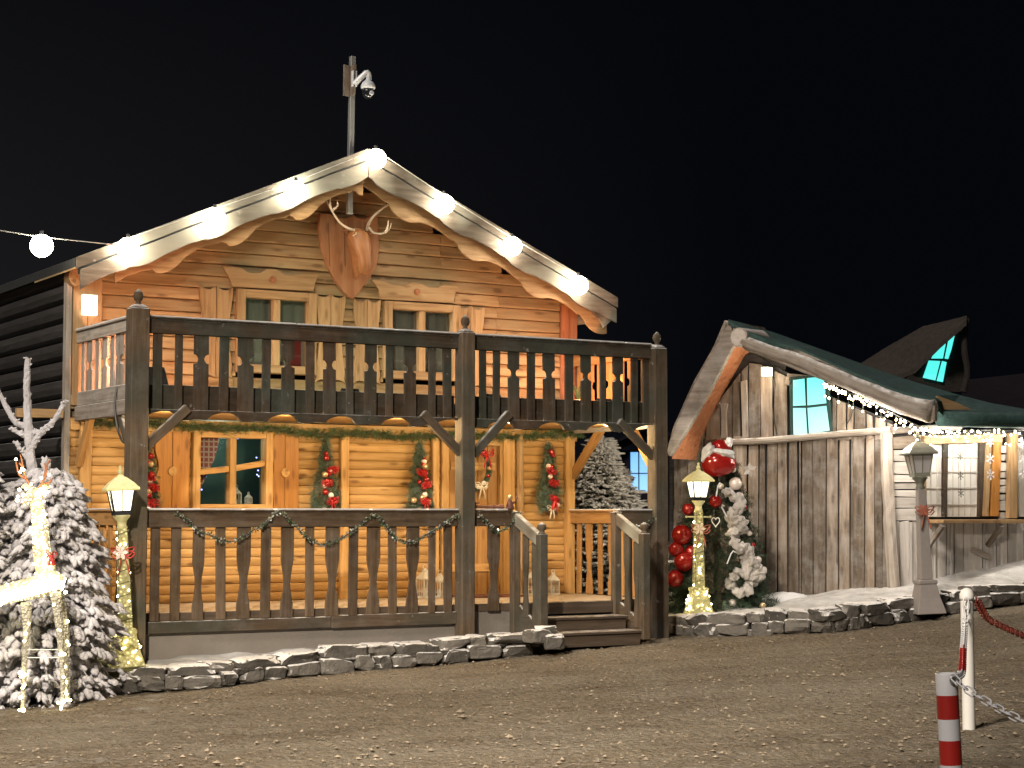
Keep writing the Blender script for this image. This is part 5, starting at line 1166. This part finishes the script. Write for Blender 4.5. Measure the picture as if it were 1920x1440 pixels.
# roof surfaces
def surf(name, rowsP, mat, thick=.08, parent=SHED):
    n = len(rowsP[0]); m_ = MB(); vs = []
    for rw in rowsP: vs += rw
    k = len(vs); vs2 = vs + [v - Vector((0, 0, thick)) for v in vs]; fs = []
    for j in range(len(rowsP) - 1):
        for i in range(n - 1):
            a = j * n + i; fs += [(a, a + 1, a + n + 1, a + n), (a + k, a + n + k, a + n + 1 + k, a + 1 + k)]
    m = len(rowsP)
    for i in range(n - 1): fs += [(i, i + k, i + 1 + k, i + 1), ((m - 1) * n + i, (m - 1) * n + i + 1, (m - 1) * n + i + 1 + k, (m - 1) * n + i + k)]
    for j in range(m - 1): fs += [(j * n, (j + 1) * n, (j + 1) * n + k, j * n + k), (j * n + n - 1, j * n + n - 1 + k, (j + 1) * n + n - 1 + k, (j + 1) * n + n - 1)]
    m_.add(vs2, fs); return m_.build(name, mat, parent)
rA = [sb(x, y - 2) for x, y in ((1365, 602), (1400, 622), (1440, 640), (1500, 655), (1560, 682), (1620, 708), (1680, 733), (1752, 752))] + [sw(x, y, -.55) for x, y in ((1770, 772), (1840, 772), (1930, 776), (2040, 780))]
rB = [atd(x, y, d) - LO for x, y, d in ((1366, 599, 26.0), (1410, 610, 26.4), (1465, 628, 26.9), (1540, 655, 27.3), (1600, 676, 27.7), (1660, 698, 28.0), (1715, 716, 28.2), (1770, 732, 28.4), (1800, 741, 28.5), (1860, 756, 28.7), (1930, 768, 28.9), (2040, 776, 29.3))]
rM = [a.lerp(b, .5) + Vector((0, 0, .02 * math.sin(i * 2.3))) for i, (a, b) in enumerate(zip(rA, rB))]
surf('front_roof_slope', [rA, rM, rB], 'teal_roof', .07)
rC = [p + Vector((.4, 2.2, -1.4)) for p in rB]; surf('rear_roof_slope', [rB, rC], 'night_roof', .07)
l0 = [sb(x, y) for x, y in ((1364, 603), (1335, 655), (1300, 717), (1262, 802), (1250, 848))]; l1 = [p + GN * 1.0 for p in l0]
surf('left_roof_slope', [l0, l1, [p + GN * 1.6 - Vector((0, 0, .5)) for p in l0]], 'old_plank', .05)
lm = [p + Vector((.02, 0, -.07)) for p in l0]; surf('left_soffit', [[p + GN * .1 for p in lm], [p + GN * .85 for p in lm]], 'red_pine', .02)
# gutter log, lit rafter end
m_ = MB(); m_.tube([sw(1762, 785, -.60), sw(1840, 787, -.60), sw(1930, 789, -.60), sw(2040, 790, -.60)], .105, 14, jit=.05); m_.build('eave_log', 'teal_roof', SHED, smooth=True)
m_ = MB(); poly3('x', [sw(x, y, -.45) for x, y in ((1758, 742), (1795, 755), (1822, 768), (1762, 768))], WN, .04, 'trim_pine', mb=m_, gd=0); m_.build('rafter_end', 'trim_pine', SHED)
# counter wall
wpx('wall_backing', [(1676, 1125), (2060, 1090), (2060, 800), (1676, 815)], .05, .05, 'side_log', gd=0)
mb = MB(); y = 843
while y < 974:
    h = random.uniform(13, 24); wpx('x', [(1674, y + 1), (1734, y + 1 + random.uniform(-2, 2)), (1734, y + h - 1.2 + random.uniform(-1, 3)), (1674, y + h - 1.2)], random.uniform(-.01, .01), .03, 'pale_siding', gd=0, mb=mb); y += h
mb.build('counter_siding', 'pale_siding', SHED, bevel=.003); mb = MB()
y = 835
while y < 968:
    h = random.uniform(12, 22); wpx('x', [(1874, y + 1), (1896, y + random.uniform(-3, 3)), (1896, y + h - 2), (1874, y + h - 2 + random.uniform(-3, 3))], random.uniform(-.01, .01), .03, 'pale_siding', gd=0, mb=mb); y += h
mb.build('counter_siding', 'pale_siding', SHED, bevel=.003)
wpx('top_plank', [(1675, 820), (1735, 815), (1735, 840), (1675, 842)], -.02, .03, 'old_plank', gd=0)
mb = MB(); mb.tube(smooth_path([sw(1674, 808, -.08), sw(1740, 803, -.08), sw(1800, 800, -.08)], 4), .045, 8, jit=.08); mb.build('wall_plate', 'old_beam', SHED)
wf = wpx('counter_window', [(1733, 817), (1880, 814), (1880, 829), (1733, 833)], -.06, .06, 'trim_pine', gd=0, bevel=.006)
for px, mt in (([(1770, 830), (1779, 830), (1776, 968), (1769, 968)], 'dark_wood'), ([(1838, 828), (1848, 828), (1842, 968), (1835, 968)], 'dark_wood'), ([(1731, 830), (1738, 830), (1737, 968), (1731, 968)], 'trim_pine'), ([(1849, 826), (1860, 826), (1854, 968), (1842, 968)], 'trim_pine'), ([(1864, 824), (1879, 824), (1873, 968), (1858, 968)], 'orange_board')):
    m_ = MB(); poly3('x', [sw(x, y, -.05) for x, y in px], WN, .05, mt, mb=m_); m_.build('window_post', mt, wf, bevel=.005)
for x0, x1 in ((1738, 1770), (1779, 1836)):
    m_ = MB(); poly3('x', [sw(x, y, .005) for x, y in ((x0 - 2, 829), (x1 + 2, 829), (x1 + 1, 969), (x0 - 2, 969))], WN, .02, 'pale_siding', mb=m_); sh_ = m_.build('shutter_panel', 'white_paint', wf)
    m_ = MB()
    for y in (832, 856, 884, 914, 945): poly3('x', [sw(x, yy, -.01) for x, yy in ((x0, y), (x1, y), (x1, y + 2.2), (x0, y + 2.2))], WN, .014, 'pale_siding', mb=m_, gd=0)
    x = x0 + 8
    while x < x1 - 4: poly3('x', [sw(xx, yy, -.008) for xx, yy in ((x, 832), (x + 1, 832), (x + .8, 967), (x - .2, 967))], WN, .010, 'pale_siding', mb=m_); x += 11
    m_.build('slat', 'pale_siding', sh_)
m_ = MB()
for px in ([(1894, 812), (1910, 810), (1908, 972), (1892, 972)], [(1930, 812), (1942, 812), (1940, 972), (1928, 972)]): poly3('x', [sw(x, y, -.09) for x, y in px], WN, .07, 'trim_pine', mb=m_)
m_.build('porch_stud', 'trim_pine', SHED, bevel=.006)
wpx('side_panel', [(1910, 830), (1990, 828), (1990, 968), (1910, 969)], .0, .02, 'white_paint')
mb = MB(); x = 1678
while x < 2040:
    w_ = random.choice((7, 9, 12, 18, 22)); wpx('x', [(x + .8, 978 + random.uniform(-2, 3)), (x + w_ - .8, 978 + random.uniform(-2, 3)), (x + w_ - .5 + random.uniform(-1, 2), 1118 - (x - 1680) * .1), (x + 1 + random.uniform(-1, 2), 1118 - (x - 1680) * .1)], random.uniform(-.02, .012), .03, 'old_plank', mb=mb); x += w_
mb.build('counter_planks', 'pale_siding', SHED, bevel=.004)
# counter shelf and its braces
a, b = sw(1736, 974, -.0), sw(1902, 974, -.0); m_ = MB(); f_ = -WN * .34
m_.add([a, b, b + f_, a + f_] + [p + Vector((0, 0, -.05)) for p in (a, b, b + f_, a + f_)], [(0, 3, 2, 1), (4, 5, 6, 7), (0, 1, 5, 4), (1, 2, 6, 5), (2, 3, 7, 6), (3, 0, 4, 7)], [Vector((p.dot(WX), p.dot(WN), p.z)) for p in (a, b, b + f_, a + f_) * 2])
cs_ = m_.build('counter_shelf', 'trim_pine', SHED, bevel=.006)
for X in (1738, 1848): m_ = MB(); q = sw(X, 985); m_.beam(q + Vector((0, 0, -.28)) - WN * .03, q + f_ * .9, .06, .05); m_.build('bracket', 'old_plank', cs_)
wpx('loose_board', [(1826, 1025), (1858, 1040), (1858, 1052), (1822, 1036)], -.05, .025, 'old_beam', gd=0)
# hanging snowflake strings
for X, ys_, s_, mt, lb in ((1800, (855, 892, 925), .055, 'lamp_grey', 'dark string of snowflake cutouts hanging before the shutter'), (1856, (828, 860, 890), .075, 'white_plastic', 'white string of snowflakes hanging on the orange window post'), (1916, (830, 862, 886), .075, 'white_plastic', 'white string of snowflakes at the right edge of the photo')):
    rt_ = empty('snowflake_string', LO + sw(X, 815, -.22), WA, lb, 'hanging decoration'); m_ = MB(); L_ = sw(X, 815, -.22); m_.tube([(0, 0, 0), sw(X, ys_[-1] + 4, -.22) - L_], .003, 4); m_.build('string', 'wire_dark', rt_)
    for y_ in ys_:
        m_ = MB(); c = sw(X, y_, -.22) - L_; c = Vector((0, 0, c.z))
        for k in range(3): a_ = k * math.pi / 3 + .5; d = Vector((math.cos(a_), 0, math.sin(a_))) * s_; m_.beam(c - d, c + d, .012, .008, up=(0, 1, 0)); 
        for k in range(6): a_ = k * math.pi / 3 + .5; d = Vector((math.cos(a_), 0, math.sin(a_))); q = c + d * s_ * .6; e = Vector((math.cos(a_ + .8), 0, math.sin(a_ + .8))) * s_ * .35; m_.beam(q, q + e, .008, .007, up=(0, 1, 0))
        m_.build('snowflake', mt, rt_)
# icicle lights
IC = empty('icicle_lights', LO, 0, 'curtain of small warm icicle lights under the shed eaves', 'string lights'); wi = MB(); le = MB()
ip = smooth_path([sb(1545, 716, BO + .35), sb(1580, 733, BO + .3), sb(1625, 748, BO + .2), sb(1680, 778, BO + .1), sb(1735, 803, BO)] + [sw(x, 806, -.5) for x in (1770, 1830, 1900, 2000)], 10)
wi.tube(ip, .005, 4)
for i, (a, b) in enumerate(zip(ip, ip[1:])):
    L = (b - a).length; n = max(1, int(L * (9 if i < 40 else 14)))
    for k in range(n):
        p = a.lerp(b, random.random()); dl = random.choice((.03, .08, .13, .18)) * (1 if i < 40 else 1.1); q = p - Vector((0, 0, dl)); wi.tube([p, q], .003, 4)
        for t in (.35, 1): le.blob(p.lerp(q, t) + rdir() * .012, random.uniform(.010, .018), None, 1, 0)
wi.build('wire', 'wire_dark', IC); le.build('small_bulbs', 'led_icicle', IC, kind='stuff')
for X, Y, e in ((1600, 760, 9), (1650, 800, 30), (1720, 815, 9), (1790, 815, 12), (1850, 815, 12), (1920, 815, 14)):
    p = (sb(X, Y, BO + .1) if X < 1750 else sw(X, Y, -.42)); lamp('icicle_glow', 'POINT', p, e, (1, .90, .80), IC, .07)
# dormer on the shed roof
DO = empty('dormer', LO, 0); DO.parent = SHED; DO.location = (0, 0, 0); 
def dq(X, Y, d): return atd(X, Y, d) - LO
dn = Vector((-.15, 1, 0)).normalized()
def dpx(name, px, d, t, mat, **k): o = atd(1750, 700, d); return poly3(name, [onp(x, y, o, dn) - LO for x, y in px], dn, t, mat, DO, **k)
dpx('dormer_face', [(1690, 722), (1722, 690), (1760, 648), (1800, 606), (1812, 600), (1806, 735), (1700, 735)], 28.9, .1, 'dormer_wood')
for px in ([(1747, 672), (1757, 650), (1776, 630), (1768, 672)], [(1772, 672), (1781, 628), (1792, 621), (1784, 655), (1778, 673)], [(1731, 708), (1742, 676), (1763, 677), (1754, 713)], [(1757, 714), (1767, 677), (1775, 679), (1768, 716)]): dpx('pane', px, 28.85, .02, 'cyan_window', bevel=0)
surf('dormer_roof', [[dq(1600, 690, 30.5), dq(1660, 652, 30), dq(1730, 612, 29.4), dq(1813, 592, 28.6)], [dq(1660, 712, 29.2), dq(1716, 690, 28.8), dq(1762, 644, 28.5), dq(1812, 600, 28.4)]], 'dormer_wood', .08, DO)
m_ = MB(); m_.tube(smooth_path([dq(1812, 596, 28.6), dq(1808, 650, 28.6), dq(1814, 700, 28.6), dq(1806, 735, 28.6)], 4), .05, 8, jit=.1); m_.build('dormer_post', 'dormer_wood', DO)
# far dark roof at the right edge
FR = empty('far_roof', atd(1900, 760, 36), 0, 'dark far roof showing above the shed at the right edge', 'building')
m_ = MB(); m_.add([atd(1812, 712, 36) - Vector(FR.location), atd(2100, 680, 36) - Vector(FR.location), atd(2100, 800, 33) - Vector(FR.location), atd(1790, 780, 33) - Vector(FR.location)] + [atd(1812, 712, 36) - Vector(FR.location) + Vector((0, 2.5, -2.2)), atd(2100, 680, 36) - Vector(FR.location) + Vector((0, 2.5, -2.2))], [(0, 3, 2, 1), (0, 1, 5, 4)]); m_.build('roof', 'night_roof', FR)
m_ = MB(); q = atd(1812, 770, 34) - Vector(FR.location); m_.b2(q.x + .1, q.x + 3, q.y, q.y + 3, -3.4, -.3); m_.build('wall', 'night_roof', FR)

# ================================================================ BOLLARDS AND CHAINS
random.seed(71)
wb_ = gnd(1817, 1371); H_ = (1371 - 1106) / F * wb_.y
WB = empty('white_bollard', wb_, 0, 'tall white post with a rounded cap at the right edge of the lot', 'bollard'); rr_ = 11.8 / F * wb_.y
m_ = MB(); m_.lathe([(rr_, -.05), (rr_, H_ * .3), (rr_, H_ * .6), (rr_, H_ * .93)], (0, 0, 0), 24, cap=False); m_.build('tube', 'white_paint', WB, smooth=True)
for o_ in (WB.children[0],): pass
m_ = MB(); m_.lathe([(rr_ * 1.12, H_ * .915), (rr_ * 1.15, H_ * .93), (rr_ * 1.12, H_ * .955), (rr_ * .8, H_ * .985), (rr_ * .3, H_ * .998), (.002, H_)], (0, 0, 0), 24); m_.build('cap', 'white_paint', WB, smooth=True)
m_ = MB(); m_.tube([Vector((math.cos(a) * .02 + rr_ + .012, 0, H_ * .92 + math.sin(a) * .02)) for a in [k * .63 for k in range(11)]], .004, 6, cap=False); m_.build('eyelet', 'galvanised', WB)
sb_ = atd(1787, 1440, 9.6); sb_.z = gz(sb_.x, 9.6); tp_ = atd(1787, 1262, 9.6); SB = empty('striped_bollard', sb_, 0, 'red and white striped post with a chain at the bottom right', 'bollard'); SB.rotation_euler = (0, R(-2.2), 0); hh_ = tp_.z - sb_.z; r2 = 20.3 / F * 9.6
ys = [1262, 1302, 1346, 1385, 1430, 1474, 1518, 1562, 1700]; k_ = 9.6 / F
zz = [hh_ - (y - 1262) * k_ for y in ys]; zz = [z for z in zz if z > 0] + [-.03]
for i, (a, b) in enumerate(zip(zz, zz[1:])):
    m_ = MB(); m_.lathe([(r2, b), (r2, a)] if i else [(r2, b), (r2, a - .004), (r2 * .97, a), (r2 * .86, a), (r2 * .86, a - .3)], (0, 0, 0), 28, cap=False); o_ = m_.build('stripe', 'red_plastic' if i % 2 else 'white_plastic', SB); 
    for p in o_.data.polygons: p.use_smooth = abs(p.normal.z) < .5
m_ = MB(); m_.tube([Vector((math.cos(a) * .018 + .02, -r2 - .008, hh_ - .03 + math.sin(a) * .018)) for a in [k * .63 for k in range(11)]], .004, 6, cap=False); m_.build('eyelet', 'galvanised', SB)
def chain(name, pts, ln, wd, th, mats, label, cuts=None):
    sp = smooth_path(pts, 24); root = empty(name, pts[0], 0, label, 'chain'); o = Vector(pts[0]); cum = [0]
    for a, b in zip(sp, sp[1:]): cum.append(cum[-1] + (b - a).length)
    step = ln - th * 2.4; n = int(cum[-1] / step); bl = {m: MB() for m in mats}; j = 0
    for i in range(n):
        s_ = (i + .5) * step
        while cum[j + 1] < s_: j += 1
        t = (s_ - cum[j]) / (cum[j + 1] - cum[j]); p = sp[j].lerp(sp[j + 1], t); d = (sp[j + 1] - sp[j]).normalized(); sd_ = d.cross(Vector((0, 0, 1)) if abs(d.z) < .95 else Vector((1, 0, 0))).normalized(); ud = sd_.cross(d)
        if i % 2: sd_ = (sd_ + ud * .25).normalized()
        else: sd_ = (ud - sd_ * .15).normalized()
        ring = []
        for k in range(14):
            a_ = 2 * math.pi * k / 14; cx, cy = math.cos(a_), math.sin(a_); ring.append(p - o + d * (cx * wd / 2 + math.copysign((ln - wd) / 2, cx) * (1 if abs(cx) > .05 else 0)) + sd_ * cy * (wd / 2 - th / 2))
        ring += ring[:2]; f = i / n; mt = mats[0] if len(mats) == 1 or not cuts or not (cuts[0] < f < cuts[1]) else mats[1]; bl[mt].tube(ring, th / 2, 6, cap=False)
    for m in mats: bl[m].build('links' if len(mats) == 1 else ('red_links' if 'red' in m else 'white_links'), m, root, smooth=True)
sc = Vector(sb_) + Vector((-.02, -r2 - .02, hh_ - .035))
a = atd(1786, 1268, 9.53); chain('plastic_chain', [a, atd(1812, 1292, 9.45), atd(1850, 1315, 9.35), atd(1890, 1338, 9.2), atd(1960, 1372, 9.0)], .074, .044, .0085, ['white_plastic'], 'white plastic chain running from the striped post out of the photo')
a = Vector(wb_) + Vector((rr_ + .02, 0, H_ * .92)); chain('plastic_chain', [a, atd(1850, 1158, 13.9), atd(1872, 1171, 14.3), atd(1896, 1182, 14.8), atd(1935, 1199, 15.4)], .105, .064, .010, ['red_chain'], 'dull red chain running from the white post to the right')
a = Vector(wb_) + Vector((-rr_ * .5, -rr_ - .02, H_ * .92)); chain('plastic_chain', [a, atd(1809, 1170, 12.6), atd(1806, 1220, 11.3), atd(1803, 1262, 10.2), atd(1790, 1272, 9.55)], .08, .046, .0095, ['white_plastic', 'red_plastic'], 'slack white and red chain hanging between the two posts', (.42, .78))
